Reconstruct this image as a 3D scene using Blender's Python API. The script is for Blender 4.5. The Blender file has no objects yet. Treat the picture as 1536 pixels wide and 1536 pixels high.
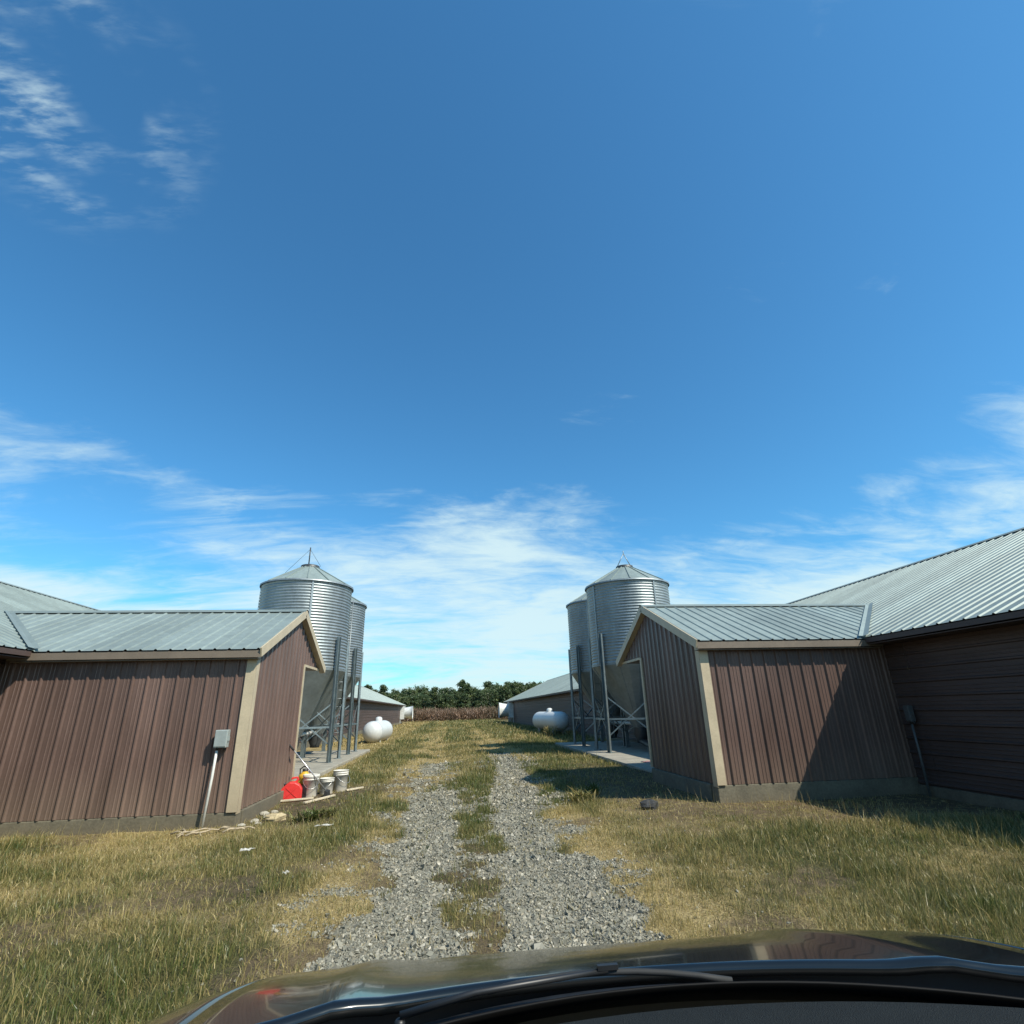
import bpy, math, random
import numpy as np
from mathutils import Vector, Matrix
random.seed(7); rng = np.random.default_rng(7)
S = bpy.context.scene; COL = S.collection
PI = math.pi; R = math.radians

# ---------------------------------------------------------------- camera
CAMH = 1.52
cam = bpy.data.cameras.new('camera'); camo = bpy.data.objects.new('camera', cam); COL.objects.link(camo)
cam.sensor_width = 36; cam.lens = 36 * 799.0 / 1536; cam.clip_start = 0.05; cam.clip_end = 3000
def aim(pitch, yaw, roll):
    f = Vector((math.sin(yaw) * math.cos(pitch), math.cos(yaw) * math.cos(pitch), math.sin(pitch)))
    r = Vector((math.cos(yaw), -math.sin(yaw), 0)); u = r.cross(f)
    r2 = math.cos(roll) * r + math.sin(roll) * u; u2 = -math.sin(roll) * r + math.cos(roll) * u
    m = Matrix((r2, u2, -f)).transposed().to_4x4(); m.translation = (0, 0, CAMH); return m
camo.matrix_world = aim(0.3560, 0.1189, -0.0262)
S.camera = camo

# ---------------------------------------------------------------- sky, sun, exposure
TO_SUN = Vector((2.45, -2.15, 3.50)).normalized()
w = bpy.data.worlds.new('World'); S.world = w; w.use_nodes = True
nt = w.node_tree; nt.nodes.clear()
def N(t, tree=None, **k):
    n = (tree or nt).nodes.new(t)
    for a, b in k.items(): setattr(n, a, b)
    return n
sky = N('ShaderNodeTexSky', sky_type='NISHITA', sun_disc=False)
sky.sun_elevation = math.asin(TO_SUN.z); sky.sun_rotation = math.atan2(TO_SUN.x, TO_SUN.y)
sky.air_density = 1.0; sky.dust_density = 0.6; sky.ozone_density = 2.2; sky.altitude = 100
bg = N('ShaderNodeBackground'); bg.inputs[1].default_value = 0.108
out = N('ShaderNodeOutputWorld')
L = nt.links.new
def M(op, a, b=None, c=None, clamp=False, tree=None):
    t = tree or nt; n = t.nodes.new('ShaderNodeMath'); n.operation = op; n.use_clamp = clamp
    for i, v in enumerate((a, b, c)):
        if v is None: continue
        if hasattr(v, 'links'): t.links.new(v, n.inputs[i])
        else: n.inputs[i].default_value = v
    return n.outputs[0]
def ramp01(v, lo, hi, tree=None):
    t = tree or nt; n = t.nodes.new('ShaderNodeMapRange'); n.interpolation_type = 'SMOOTHSTEP'
    n.inputs[1].default_value = lo; n.inputs[2].default_value = hi; t.links.new(v, n.inputs[0]); return n.outputs[0]
tc = N('ShaderNodeTexCoord'); sp = N('ShaderNodeSeparateXYZ'); L(tc.outputs['Generated'], sp.inputs[0])
hs = N('ShaderNodeMix', data_type='RGBA', blend_type='MULTIPLY'); hs.inputs[0].default_value = 1; L(sky.outputs[0], hs.inputs[6]); hs.inputs[7].default_value = (0.50, 1.14, 1.38, 1)   # clear deep autumn blue
WISP = (-0.475, 0.493, 0.729)
zc = M('MAXIMUM', sp.outputs[2], 0.0)
den = M('ADD', zc, 0.22)
px = M('DIVIDE', sp.outputs[0], den); py = M('DIVIDE', sp.outputs[1], den)
cb = N('ShaderNodeCombineXYZ'); L(px, cb.inputs[0]); L(py, cb.inputs[1])
def noise(vec, scale, detail, rough, dist=0.0, loc=(0, 0, 0), rot=0.0, sc=(1, 1, 1)):
    mp = N('ShaderNodeMapping'); mp.inputs['Location'].default_value = loc; mp.inputs['Rotation'].default_value = (0, 0, rot); mp.inputs['Scale'].default_value = sc
    L(vec, mp.inputs[0]); n = N('ShaderNodeTexNoise'); L(mp.outputs[0], n.inputs['Vector'])
    n.inputs['Scale'].default_value = scale; n.inputs['Detail'].default_value = detail; n.inputs['Roughness'].default_value = rough; n.inputs['Distortion'].default_value = dist
    return n.outputs[0]
big = noise(cb.outputs[0], 0.75, 3, 0.5, 0.3, loc=(4.4, 1.7, 0))
wis = noise(cb.outputs[0], 1.25, 10, 0.60, 0.7, loc=(9.4, 2.9, 0), rot=R(32), sc=(0.8, 1.9, 1))
fine = noise(cb.outputs[0], 7.0, 6, 0.65, 0.8, loc=(1.1, 5.2, 0), rot=R(50), sc=(0.6, 1.6, 1))
low = ramp01(sp.outputs[2], 0.47, 0.24)
cov = M('ADD', M('MULTIPLY', wis, 0.70), M('MULTIPLY', big, 0.55))
cov = M('ADD', cov, M('MULTIPLY', M('SUBTRACT', low, 1.0), 0.27))
cov = M('ADD', cov, M('MULTIPLY', M('SUBTRACT', fine, 0.5), 0.26))
cov = M('ADD', cov, M('MULTIPLY', ramp01(sp.outputs[2], 0.30, 0.02), 0.07))
mask = M('MULTIPLY', ramp01(cov, 0.47, 0.76), 0.88)
rip = noise(cb.outputs[0], 30.0, 5, 0.6, 0.15, rot=R(25), sc=(0.45, 1.5, 1)); soft = noise(cb.outputs[0], 5.5, 4, 0.55, 0.1, loc=(2.0, 0.7, 0))
# one high isolated wisp
hp = N('ShaderNodeVectorMath', operation='DOT_PRODUCT'); L(tc.outputs['Generated'], hp.inputs[0]); hp.inputs[1].default_value = WISP
wsp = M('MULTIPLY', ramp01(hp.outputs['Value'], 0.985, 0.9995), M('MULTIPLY', ramp01(rip, 0.40, 0.72), ramp01(soft, 0.36, 0.62)))
mask = M('MAXIMUM', mask, M('MULTIPLY', wsp, 0.60))
mixn = N('ShaderNodeMix', data_type='RGBA'); L(mask, mixn.inputs[0]); L(hs.outputs[2], mixn.inputs[6]); mixn.inputs[7].default_value = (5.3, 6.7, 6.9, 1)
L(mixn.outputs[2], bg.inputs[0]); L(bg.outputs[0], out.inputs[0])
sun = bpy.data.lights.new('sun', 'SUN'); sun.energy = 4.8; sun.angle = R(0.53); sun.color = (1.0, 0.93, 0.80)
so = bpy.data.objects.new('sun', sun); COL.objects.link(so); so.rotation_euler = TO_SUN.to_track_quat('Z', 'Y').to_euler(); so.location = (0, 0, 40)
S.view_settings.view_transform = 'Standard'; S.view_settings.look = 'None'; S.view_settings.gamma = 1.0; S.view_settings.exposure = 0.35
S.view_settings.use_curve_mapping = False

# ---------------------------------------------------------------- materials
MATS = {}
def mat(name, base, rough=0.6, metal=0.0, var=0.12, vscale=3.0, vstretch=(1, 1, 1), col2=None, bump=0.0, bscale=40, fine=0.0, spec=0.5, coat=0.0, dust=None):
    m = bpy.data.materials.new(name); m.use_nodes = True; t = m.node_tree; b = t.nodes['Principled BSDF']
    b.inputs['Roughness'].default_value = rough; b.inputs['Metallic'].default_value = metal
    b.inputs['Specular IOR Level'].default_value = spec; b.inputs['Coat Weight'].default_value = coat; b.inputs['Coat Roughness'].default_value = 0.04
    g = t.nodes.new('ShaderNodeNewGeometry'); mp = t.nodes.new('ShaderNodeMapping'); mp.inputs['Scale'].default_value = vstretch
    t.links.new(g.outputs['Position'], mp.inputs[0])
    n = t.nodes.new('ShaderNodeTexNoise'); n.inputs['Scale'].default_value = vscale; n.inputs['Detail'].default_value = 6; n.inputs['Roughness'].default_value = 0.6
    t.links.new(mp.outputs[0], n.inputs['Vector'])
    mx = t.nodes.new('ShaderNodeMix'); mx.data_type = 'RGBA'
    f = t.nodes.new('ShaderNodeMapRange'); f.inputs[1].default_value = 0.3; f.inputs[2].default_value = 0.7; t.links.new(n.outputs[0], f.inputs[0]); t.links.new(f.outputs[0], mx.inputs[0])
    c2 = col2 or tuple(c * (1 + var) for c in base); c1 = base if col2 else tuple(c * (1 - var) for c in base)
    mx.inputs[6].default_value = (*c1, 1); mx.inputs[7].default_value = (*c2, 1); o = mx.outputs[2]
    if fine:
        n2 = t.nodes.new('ShaderNodeTexNoise'); n2.inputs['Scale'].default_value = bscale; n2.inputs['Detail'].default_value = 4; t.links.new(g.outputs['Position'], n2.inputs['Vector'])
        h = t.nodes.new('ShaderNodeMix'); h.data_type = 'RGBA'; h.blend_type = 'MULTIPLY'; h.inputs[0].default_value = 1
        r = t.nodes.new('ShaderNodeMapRange'); r.inputs[1].default_value = .25; r.inputs[2].default_value = .75; r.inputs[3].default_value = 1 - fine; r.inputs[4].default_value = 1 + fine
        t.links.new(n2.outputs[0], r.inputs[0]); t.links.new(o, h.inputs[6]); t.links.new(r.outputs[0], h.inputs[7]); o = h.outputs[2]
    if dust:      # (colour, z0, z1, amount): splashed dirt near the ground
        s = t.nodes.new('ShaderNodeSeparateXYZ'); t.links.new(g.outputs['Position'], s.inputs[0])
        rr = t.nodes.new('ShaderNodeMapRange'); rr.inputs[1].default_value = dust[2]; rr.inputs[2].default_value = dust[1]; rr.inputs[4].default_value = dust[3]; t.links.new(s.outputs[2], rr.inputs[0])
        mm = t.nodes.new('ShaderNodeMath'); mm.operation = 'MULTIPLY'; t.links.new(rr.outputs[0], mm.inputs[0]); t.links.new(n.outputs[0], mm.inputs[1])
        d = t.nodes.new('ShaderNodeMix'); d.data_type = 'RGBA'; t.links.new(mm.outputs[0], d.inputs[0]); t.links.new(o, d.inputs[6]); d.inputs[7].default_value = (*dust[0], 1); o = d.outputs[2]
    if name in ('brown_metal', 'brown_house', 'roof_metal'):      # sheets age a little differently
        oi = t.nodes.new('ShaderNodeObjectInfo'); rr = t.nodes.new('ShaderNodeMapRange'); rr.inputs[3].default_value = .88; rr.inputs[4].default_value = 1.10; t.links.new(oi.outputs['Random'], rr.inputs[0])
        st = t.nodes.new('ShaderNodeTexNoise'); st.inputs['Scale'].default_value = 9; st.inputs['Detail'].default_value = 5; ms_ = t.nodes.new('ShaderNodeMapping'); ms_.inputs['Scale'].default_value = (1, 1, .08) if name == 'brown_metal' else (1, .12, .12) if name == 'brown_house' else (.6, .6, .3)
        t.links.new(g.outputs['Position'], ms_.inputs[0]); t.links.new(ms_.outputs[0], st.inputs['Vector'])
        r2 = t.nodes.new('ShaderNodeMapRange'); r2.inputs[1].default_value = .3; r2.inputs[2].default_value = .7; r2.inputs[3].default_value = .93; r2.inputs[4].default_value = 1.07; t.links.new(st.outputs[0], r2.inputs[0])
        mu = t.nodes.new('ShaderNodeMath'); mu.operation = 'MULTIPLY'; t.links.new(rr.outputs[0], mu.inputs[0]); t.links.new(r2.outputs[0], mu.inputs[1])
        h3 = t.nodes.new('ShaderNodeMix'); h3.data_type = 'RGBA'; h3.blend_type = 'MULTIPLY'; h3.inputs[0].default_value = 1; t.links.new(o, h3.inputs[6]); t.links.new(mu.outputs[0], h3.inputs[7]); o = h3.outputs[2]
    t.links.new(o, b.inputs['Base Color'])
    rv = t.nodes.new('ShaderNodeMapRange'); rv.inputs[3].default_value = max(0.02, rough - 0.06); rv.inputs[4].default_value = min(1, rough + 0.06); t.links.new(n.outputs[0], rv.inputs[0]); t.links.new(rv.outputs[0], b.inputs['Roughness'])
    if bump:
        n3 = t.nodes.new('ShaderNodeTexNoise'); n3.inputs['Scale'].default_value = bscale; n3.inputs['Detail'].default_value = 5; t.links.new(g.outputs['Position'], n3.inputs['Vector'])
        bp = t.nodes.new('ShaderNodeBump'); bp.inputs['Strength'].default_value = bump; bp.inputs['Distance'].default_value = 0.01
        t.links.new(n3.outputs[0], bp.inputs['Height']); t.links.new(bp.outputs[0], b.inputs['Normal'])
    MATS[name] = m; return m
mat('brown_metal', (0.130, 0.084, 0.068), 0.36, 0, 0.22, 2.2, (1, 1, 0.25), fine=0.08, bscale=25, dust=((0.26, 0.20, 0.14), 0.1, 0.9, 0.55))
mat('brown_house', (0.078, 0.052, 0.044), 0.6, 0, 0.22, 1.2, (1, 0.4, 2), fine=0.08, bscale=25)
mat('cream_trim', (0.48, 0.40, 0.27), 0.5, 0, 0.10, 4, fine=0.08, dust=((0.25, 0.19, 0.12), 0.1, 0.6, 0.9))
mat('tan_fascia', (0.17, 0.135, 0.10), 0.55, 0, 0.12, 3, fine=0.08)
mat('roof_metal', (0.235, 0.285, 0.265), 0.55, 0.22, 0.08, 1.3, (1, 1, 1), fine=0.07, bscale=9)
mat('galvanised', (0.27, 0.305, 0.31), 0.46, 0.62, 0.20, 2.5, (1, 1, 0.4), fine=0.12, bscale=14)
mat('hopper_metal', (0.22, 0.25, 0.25), 0.5, 0.45, 0.16, 2.0, fine=0.10, bscale=10)
mat('steel_leg', (0.22, 0.27, 0.28), 0.45, 0.7, 0.18, 5, fine=0.1)
mat('dark_steel', (0.07, 0.075, 0.075), 0.5, 0.5, 0.2, 6)
mat('concrete', (0.29, 0.27, 0.215), 0.9, 0, 0.22, 2.5, fine=0.18, bscale=45, bump=0.3)
mat('foundation', (0.135, 0.122, 0.085), 0.9, 0, 0.25, 3.5, fine=0.2, bscale=30, bump=0.4, dust=((0.12, 0.09, 0.05), -0.05, 0.2, 0.9))
mat('white_paint', (0.55, 0.57, 0.55), 0.42, 0, 0.06, 2, fine=0.05, bscale=8, dust=((0.35, 0.30, 0.22), 0.1, 0.7, 0.7))
mat('white_plastic', (0.58, 0.56, 0.49), 0.45, 0, 0.10, 9, fine=0.06, dust=((0.30, 0.24, 0.16), 0.0, 0.25, 0.8))
mat('fan_white', (0.58, 0.60, 0.57), 0.5, 0, 0.12, 3, fine=0.08, bscale=6)
mat('red_plastic', (0.62, 0.035, 0.03), 0.4, 0, 0.12, 9, fine=0.05)
mat('yellow_plastic', (0.62, 0.36, 0.03), 0.45, 0, 0.15, 12, fine=0.08)
mat('black_plastic', (0.018, 0.018, 0.019), 0.5, 0, 0.2, 20)
mat('black_rubber', (0.02, 0.021, 0.021), 0.75, 0, 0.2, 20)
mat('box_grey', (0.34, 0.38, 0.36), 0.5, 0.2, 0.10, 12)
mat('pvc_white', (0.60, 0.60, 0.55), 0.45, 0, 0.12, 6)
mat('grey_conduit', (0.09, 0.10, 0.10), 0.5, 0.2, 0.12, 6)
mat('pale_wood', (0.52, 0.45, 0.32), 0.8, 0, 0.18, 6, fine=0.15)
mat('weathered_stick', (0.36, 0.29, 0.19), 0.9, 0, 0.25, 12, fine=0.2)
mat('alu_handle', (0.62, 0.62, 0.60), 0.35, 0.8, 0.05, 9)
mat('rock_pale', (0.42, 0.34, 0.20), 0.95, 0, 0.25, 9, fine=0.25, bscale=40, bump=0.5)
mat('rock_white', (0.36, 0.33, 0.26), 0.9, 0, 0.2, 9, fine=0.15)
mat('rock_dark', (0.035, 0.036, 0.036), 0.85, 0, 0.4, 14, fine=0.3, bump=0.6)
mat('paper_white', (0.46, 0.45, 0.40), 0.8, 0, 0.12, 12)
mat('sack_red', (0.45, 0.07, 0.05), 0.6, 0, 0.3, 9, col2=(0.62, 0.50, 0.44))
mat('car_paint', (0.007, 0.008, 0.008), 0.16, 0.0, 0.15, 2, spec=0.45, coat=0.45)
mat('car_trim', (0.012, 0.013, 0.014), 0.45, 0, 0.2, 20)
mat('frit_black', (0.004, 0.004, 0.004), 0.6, 0, 0.1, 4, spec=0.15)
mat('dash_plastic', (0.011, 0.014, 0.014), 0.85, 0, 0.15, 40, bump=0.7, bscale=500, fine=0.5, spec=0.25)
mat('tyre', (0.016, 0.016, 0.016), 0.85, 0, 0.2, 20)
mat('alloy', (0.5, 0.5, 0.5), 0.3, 0.9, 0.05, 9)
mat('bark', (0.09, 0.065, 0.045), 0.95, 0, 0.3, 8, fine=0.3)

# vegetation: colour from per-leaf attributes (dryness and tint of the leaf itself)
def leafmat(name, stops, trans=0.35):
    m = bpy.data.materials.new(name); m.use_nodes = True; t = m.node_tree; t.nodes.clear()
    a = t.nodes.new('ShaderNodeAttribute'); a.attribute_name = 'dry'
    b = t.nodes.new('ShaderNodeAttribute'); b.attribute_name = 'tint'
    cr = t.nodes.new('ShaderNodeValToRGB'); el = cr.color_ramp.elements
    while len(el) < len(stops): el.new(0.5)
    for e, (p, c) in zip(el, stops): e.position = p; e.color = (*c, 1)
    t.links.new(a.outputs['Fac'], cr.inputs[0])
    mx = t.nodes.new('ShaderNodeMix'); mx.data_type = 'RGBA'; mx.blend_type = 'MULTIPLY'; mx.inputs[0].default_value = 1
    t.links.new(cr.outputs[0], mx.inputs[6]); t.links.new(b.outputs['Fac'], mx.inputs[7])
    d = t.nodes.new('ShaderNodeBsdfDiffuse'); tr = t.nodes.new('ShaderNodeBsdfTranslucent'); gl = t.nodes.new('ShaderNodeBsdfGlossy'); gl.inputs['Roughness'].default_value = 0.45
    ms = t.nodes.new('ShaderNodeMixShader'); ms.inputs[0].default_value = trans; m2 = t.nodes.new('ShaderNodeMixShader'); m2.inputs[0].default_value = 0.04
    for n in (d, tr): t.links.new(mx.outputs[2], n.inputs[0])
    t.links.new(d.outputs[0], ms.inputs[1]); t.links.new(tr.outputs[0], ms.inputs[2]); t.links.new(ms.outputs[0], m2.inputs[1]); t.links.new(gl.outputs[0], m2.inputs[2])
    o = t.nodes.new('ShaderNodeOutputMaterial'); t.links.new(m2.outputs[0], o.inputs[0]); MATS[name] = m
leafmat('grass_blade', [(0, (0.075, 0.110, 0.024)), (0.3, (0.150, 0.160, 0.048)), (0.6, (0.27, 0.23, 0.085)), (1, (0.46, 0.36, 0.15))])
leafmat('tree_leaf', [(0, (0.055, 0.090, 0.040)), (0.5, (0.080, 0.115, 0.045)), (1, (0.14, 0.16, 0.055))], 0.35)
leafmat('brush_leaf', [(0, (0.08, 0.075, 0.03)), (0.5, (0.20, 0.125, 0.08)), (1, (0.30, 0.19, 0.12))], 0.2)
leafmat('stone', [(0, (0.15, 0.145, 0.112)), (0.5, (0.25, 0.24, 0.185)), (0.8, (0.33, 0.295, 0.215)), (1, (0.48, 0.44, 0.34))], 0.0)

# ---------------------------------------------------------------- helpers
def tag(o, label=None, cat=None, group=None, kind=None):
    if label: o['label'] = label
    if cat: o['category'] = cat
    if group: o['group'] = group
    if kind: o['kind'] = kind
    return o
def thing(name, loc, label, cat, group=None, rz=0.0):
    o = bpy.data.objects.new(name, None); COL.objects.link(o); o.location = loc; o.rotation_euler = (0, 0, rz); o.empty_display_size = 0.2
    return tag(o, label, cat, group)
class MB:
    def __init__(s): s.v = []; s.f = []; s.sm = []
    def add(s, vs, fs, smooth=False):
        k = len(s.v); s.v += [tuple(p) for p in vs]; s.f += [tuple(i + k for i in f) for f in fs]; s.sm += [smooth] * len(fs); return s
    def box(s, c, d, m=None):
        x, y, z = (q / 2 for q in d)
        vs = [Vector((a * x, b * y, e * z)) for a in (-1, 1) for b in (-1, 1) for e in (-1, 1)]
        if m: vs = [m @ q for q in vs]
        vs = [q + Vector(c) for q in vs]
        return s.add(vs, [(0, 1, 3, 2), (4, 6, 7, 5), (0, 4, 5, 1), (2, 3, 7, 6), (0, 2, 6, 4), (1, 5, 7, 3)])
    def bar(s, a, b, wd, ht, up=(0, 0, 1)):
        a = Vector(a); b = Vector(b); d = (b - a).normalized(); sd = d.cross(Vector(up))
        if sd.length < 1e-4: sd = d.cross(Vector((1, 0, 0)))
        sd.normalize(); u = sd.cross(d); vs = []
        for p in (a, b):
            for i, j in ((-1, -1), (1, -1), (1, 1), (-1, 1)): vs.append(p + sd * (i * wd / 2) + u * (j * ht / 2))
        return s.add(vs, [(3, 2, 1, 0), (4, 5, 6, 7), (0, 1, 5, 4), (1, 2, 6, 5), (2, 3, 7, 6), (3, 0, 4, 7)])
    def tube(s, pts, r, n=8, smooth=True):
        pts = [Vector(p) for p in pts]; rs = r if isinstance(r, (list, tuple)) else [r] * len(pts); vs = []; fs = []
        ref = Vector((0, 0, 1))
        if abs((pts[-1] - pts[0]).normalized().z) > .9: ref = Vector((1, 0, 0))
        for i, p in enumerate(pts):
            d = (pts[min(i + 1, len(pts) - 1)] - pts[max(i - 1, 0)]).normalized(); a = d.cross(ref).normalized(); b = d.cross(a)
            for k in range(n):
                t = 2 * PI * k / n; vs.append(p + (a * math.cos(t) + b * math.sin(t)) * rs[i])
        for i in range(len(pts) - 1):
            for k in range(n): fs.append((i * n + k, i * n + (k + 1) % n, (i + 1) * n + (k + 1) % n, (i + 1) * n + k))
        s.add(vs, fs, smooth); m = len(pts) - 1; k0 = len(s.v) - len(vs)
        s.f.append(tuple(k0 + k for k in range(n))[::-1]); s.sm.append(False); s.f.append(tuple(k0 + m * n + k for k in range(n))); s.sm.append(False); return s
    def lathe(s, prof, n=24, smooth=True, c=(0, 0, 0), m=None):
        vs = []; fs = []
        for r, z in prof:
            for k in range(n):
                t = 2 * PI * k / n; q = Vector((r * math.cos(t), r * math.sin(t), z)); vs.append(((m @ q) if m else q) + Vector(c))
        for i in range(len(prof) - 1):
            for k in range(n): fs.append((i * n + k, i * n + (k + 1) % n, (i + 1) * n + (k + 1) % n, (i + 1) * n + k))
        return s.add(vs, fs, smooth)
    def prism(s, poly, a, b):      # poly of (u,v) -> extruded: a,b functions giving the two end points
        n = len(poly); vs = [a(*p) for p in poly] + [b(*p) for p in poly]
        fs = [tuple(range(n))[::-1], tuple(range(n, 2 * n))] + [(i, (i + 1) % n, n + (i + 1) % n, n + i) for i in range(n)]
        return s.add(vs, fs)
    def mesh(s, name, m):
        me = bpy.data.meshes.new(name); me.from_pydata(s.v, [], s.f); me.polygons.foreach_set('use_smooth', s.sm); me.materials.append(MATS[m]); me.update(); return me
    def build(s, name, m, parent=None, loc=None, bevel=0):
        o = bpy.data.objects.new(name, s.mesh(name, m)); COL.objects.link(o)
        if parent: o.parent = parent
        if loc: o.location = loc
        if bevel:
            b = o.modifiers.new('bevel', 'BEVEL'); b.width = bevel; b.segments = 2; b.limit_method = 'ANGLE'
        return o
def inst(name, me, parent, loc=(0, 0, 0), rot=(0, 0, 0)):
    o = bpy.data.objects.new(name, me); COL.objects.link(o); o.parent = parent; o.location = loc; o.rotation_euler = rot; return o
def copy_tree(o, parent=None):
    c = o.copy(); COL.objects.link(c); c.parent = parent
    for ch in list(o.children): copy_tree(ch, c)
    return c
def npmesh(name, V, F, m, parent=None, attrs=None, smooth=False):
    me = bpy.data.meshes.new(name); nv = len(V); F = np.asarray(F, np.int32); k = F.shape[1]
    me.vertices.add(nv); me.vertices.foreach_set('co', np.asarray(V, np.float32).ravel())
    me.loops.add(F.size); me.loops.foreach_set('vertex_index', F.ravel())
    me.polygons.add(len(F)); me.polygons.foreach_set('loop_start', np.arange(0, F.size, k, dtype=np.int32))
    try: me.polygons.foreach_set('loop_total', np.full(len(F), k, np.int32))
    except Exception: pass
    me.polygons.foreach_set('use_smooth', np.full(len(F), smooth, bool))
    for a, d in (attrs or {}).items():
        at = me.attributes.new(a, 'FLOAT', 'POINT'); at.data.foreach_set('value', np.asarray(d, np.float32))
    me.materials.append(MATS[m] if isinstance(m, str) else m); me.update(calc_edges=True)
    o = bpy.data.objects.new(name, me); COL.objects.link(o)
    if parent: o.parent = parent
    return o
def vn(x, y, seed=0):
    xi = np.floor(x).astype(np.int64); yi = np.floor(y).astype(np.int64); fx = x - xi; fy = y - yi
    fx = fx * fx * (3 - 2 * fx); fy = fy * fy * (3 - 2 * fy)
    def h(a, b):
        n = (a * 374761393 + b * 668265263 + seed * 1442695041) & 0xffffffff; n = ((n ^ (n >> 13)) * 1274126177) & 0xffffffff
        return ((n ^ (n >> 16)) & 0xffff) / 65535.0
    return (h(xi, yi) * (1 - fx) + h(xi + 1, yi) * fx) * (1 - fy) + (h(xi, yi + 1) * (1 - fx) + h(xi + 1, yi + 1) * fx) * fy
def fbm(x, y, sc, seed=0, o=4):
    r = 0; a = .5; t = 0
    for i in range(o): r = r + a * vn(x * sc + 17.3 * i, y * sc + 9.1 * i, seed + i); t += a; a *= .55; sc *= 2.1
    return r / t
def sst(v, a, b):
    t = np.clip((v - a) / (b - a), 0, 1); return t * t * (3 - 2 * t)

# ---------------------------------------------------------------- ground masks
def masks(x, y):
    n1 = fbm(x, y, 1.1, 3); n2 = fbm(x, y, .45, 9); n3 = fbm(x, y, 3.0, 21)
    cl = np.interp(y, [0, 4.4, 8.4, 11, 15, 20, 33], [-.36, -.36, -.24, -.33, -.36, -.55, -.7]); cr = np.interp(y, [0, 4.3, 8, 11, 15, 18, 24, 33], [1.02, 1.02, 1.0, 1.2, 1.55, 1.8, 1.9, 1.7])
    wl = np.interp(y, [4, 9, 15, 20], [.46, .48, .50, .4]); wr = np.interp(y, [4, 6, 9, 15, 20], [.62, .55, .46, .48, .4])
    jit = (n1 - .5) * .75 + (n3 - .5) * .55
    gl = sst(wl - np.abs(x - cl) + jit, -.10, .12); gr = sst(wr - np.abs(x - cr) + jit, -.10, .12)
    g = np.maximum(gl, gr)
    halo = (1 - .9 * (1 - sst(y, 4.2, 5.5)) * (1 - sst(x, -.5, 0))) * sst(.95 - np.minimum(np.abs(x - cl), np.abs(x - cr)) + jit, -.1, .35) * sst(n3 + .5 * n1, .62, .9) * .6
    g = np.maximum(g * (1 - .8 * sst(n2 * .55 + n3 * .45, .49, .62) * sst(y, 6, 9)), halo)
    far = 1 - sst(y + (n2 - .5) * 10, 15, 24)
    between = sst(x, cl, cl + .2) * (1 - sst(x, cr - .2, cr))
    g = g * (1 - (1 - sst(y, 3.9, 4.6)) * (1 - sst(x, -.9, -.6)))
    g = np.maximum(g, between * .55 * sst(n3, .42, .6) * (1 - sst(y, 6.5, 9))) * far
    track = np.maximum(sst(.55 - np.abs(x - cl), 0, .2), sst(.5 - np.abs(x - cr), 0, .2)) * (1 - sst(y, 45, 70))
    edge = np.exp(-((np.maximum(cl - wl - x, x - cr - wr) - .15) / .35) ** 2)
    dry = .36 + .9 * (n2 - .48) + .6 * (n1 - .5)
    dry = dry + edge * sst(n2 + n1 * .5, .50, .85) * .70
    dry = dry + sst(x, 2.0, 3.6) * -.04 * (1 - sst(y, 30, 40)) - .30 * sst(x, 3.2, 4.5) * (1 - sst(y, 3.6, 5.2)) + .42 * sst(y, 6.8, 8.2) * sst(x, 2.2, 3.4) * (1 - sst(y, 12, 14))
    dry = dry + track * (1 - g) * .60 * sst(n1, .34, .52)
    dry = dry + .38 * sst(y, 8.7, 9.3) * (1 - sst(x, -3.3, -2.9)) + .12 * sst(y, 12, 18)
    dry = dry + between * (.16 * (1 - sst(y, 7, 9)) - .26 * sst(n2, .42, .6) * sst(y, 7.5, 9.5) * (1 - sst(y, 13, 16)))
    gz_ = sst(x, -2.2, -1.0) * (1 - sst(x, -.9, -.4)) * sst(y, 17, 21) * (1 - sst(y, 27, 33)); dry = dry - .35 * gz_
    soil = sst(x, -3.6, -3.0) * (1 - sst(x + (n1 - .5), -2.2, -1.3)) * sst(y + (n1 - .5) * 1.6, 9.0, 9.9) * (1 - sst(y, 13, 15))
    n5 = fbm(x, y, .95, 63); soil = np.maximum(soil, .8 * sst(n5, .57, .68) * (1 - sst(y, 14, 20)))
    soil = np.maximum(soil, .95 * sst(x, 2.2, 3.2) * sst(y + (n1 - .5) * 2.0, 7.0, 8.0) * (1 - sst(y, 14, 17)))
    soil = np.maximum(soil, .85 * between * sst(n1, .3, .5) * (1 - sst(y, 6.8, 8.5)))
    return np.clip(g, 0, 1), np.clip(dry, 0, 1), np.clip(soil, 0, 1)
def gz(x, y):
    x = np.asarray(x, float); y = np.asarray(y, float)
    z = (fbm(x, y, .35, 5, 3) - .5) * .10 + (fbm(x, y, 2.2, 6, 3) - .5) * .035
    cl = np.interp(y, [0, 20, 33], [-.36, -.5, -.7]); cr = np.interp(y, [0, 8, 18, 33], [.95, 1, 1.8, 1.7])
    z = z - .035 * (np.exp(-((x - cl) / .35) ** 2) + np.exp(-((x - cr) / .35) ** 2)) * (1 - sst(y, 25, 40))
    z = z + .05 * sst(x, 2, 4) * (1 - sst(y, 14, 20)) - .03 * sst(-x, 2, 4) * (1 - sst(y, 12, 15)) - .01
    fade = 1 - sst(np.hypot(x, y), 60, 120)
    return z * fade
def gz1(x, y): return float(gz(np.array([x]), np.array([y]))[0])

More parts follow.
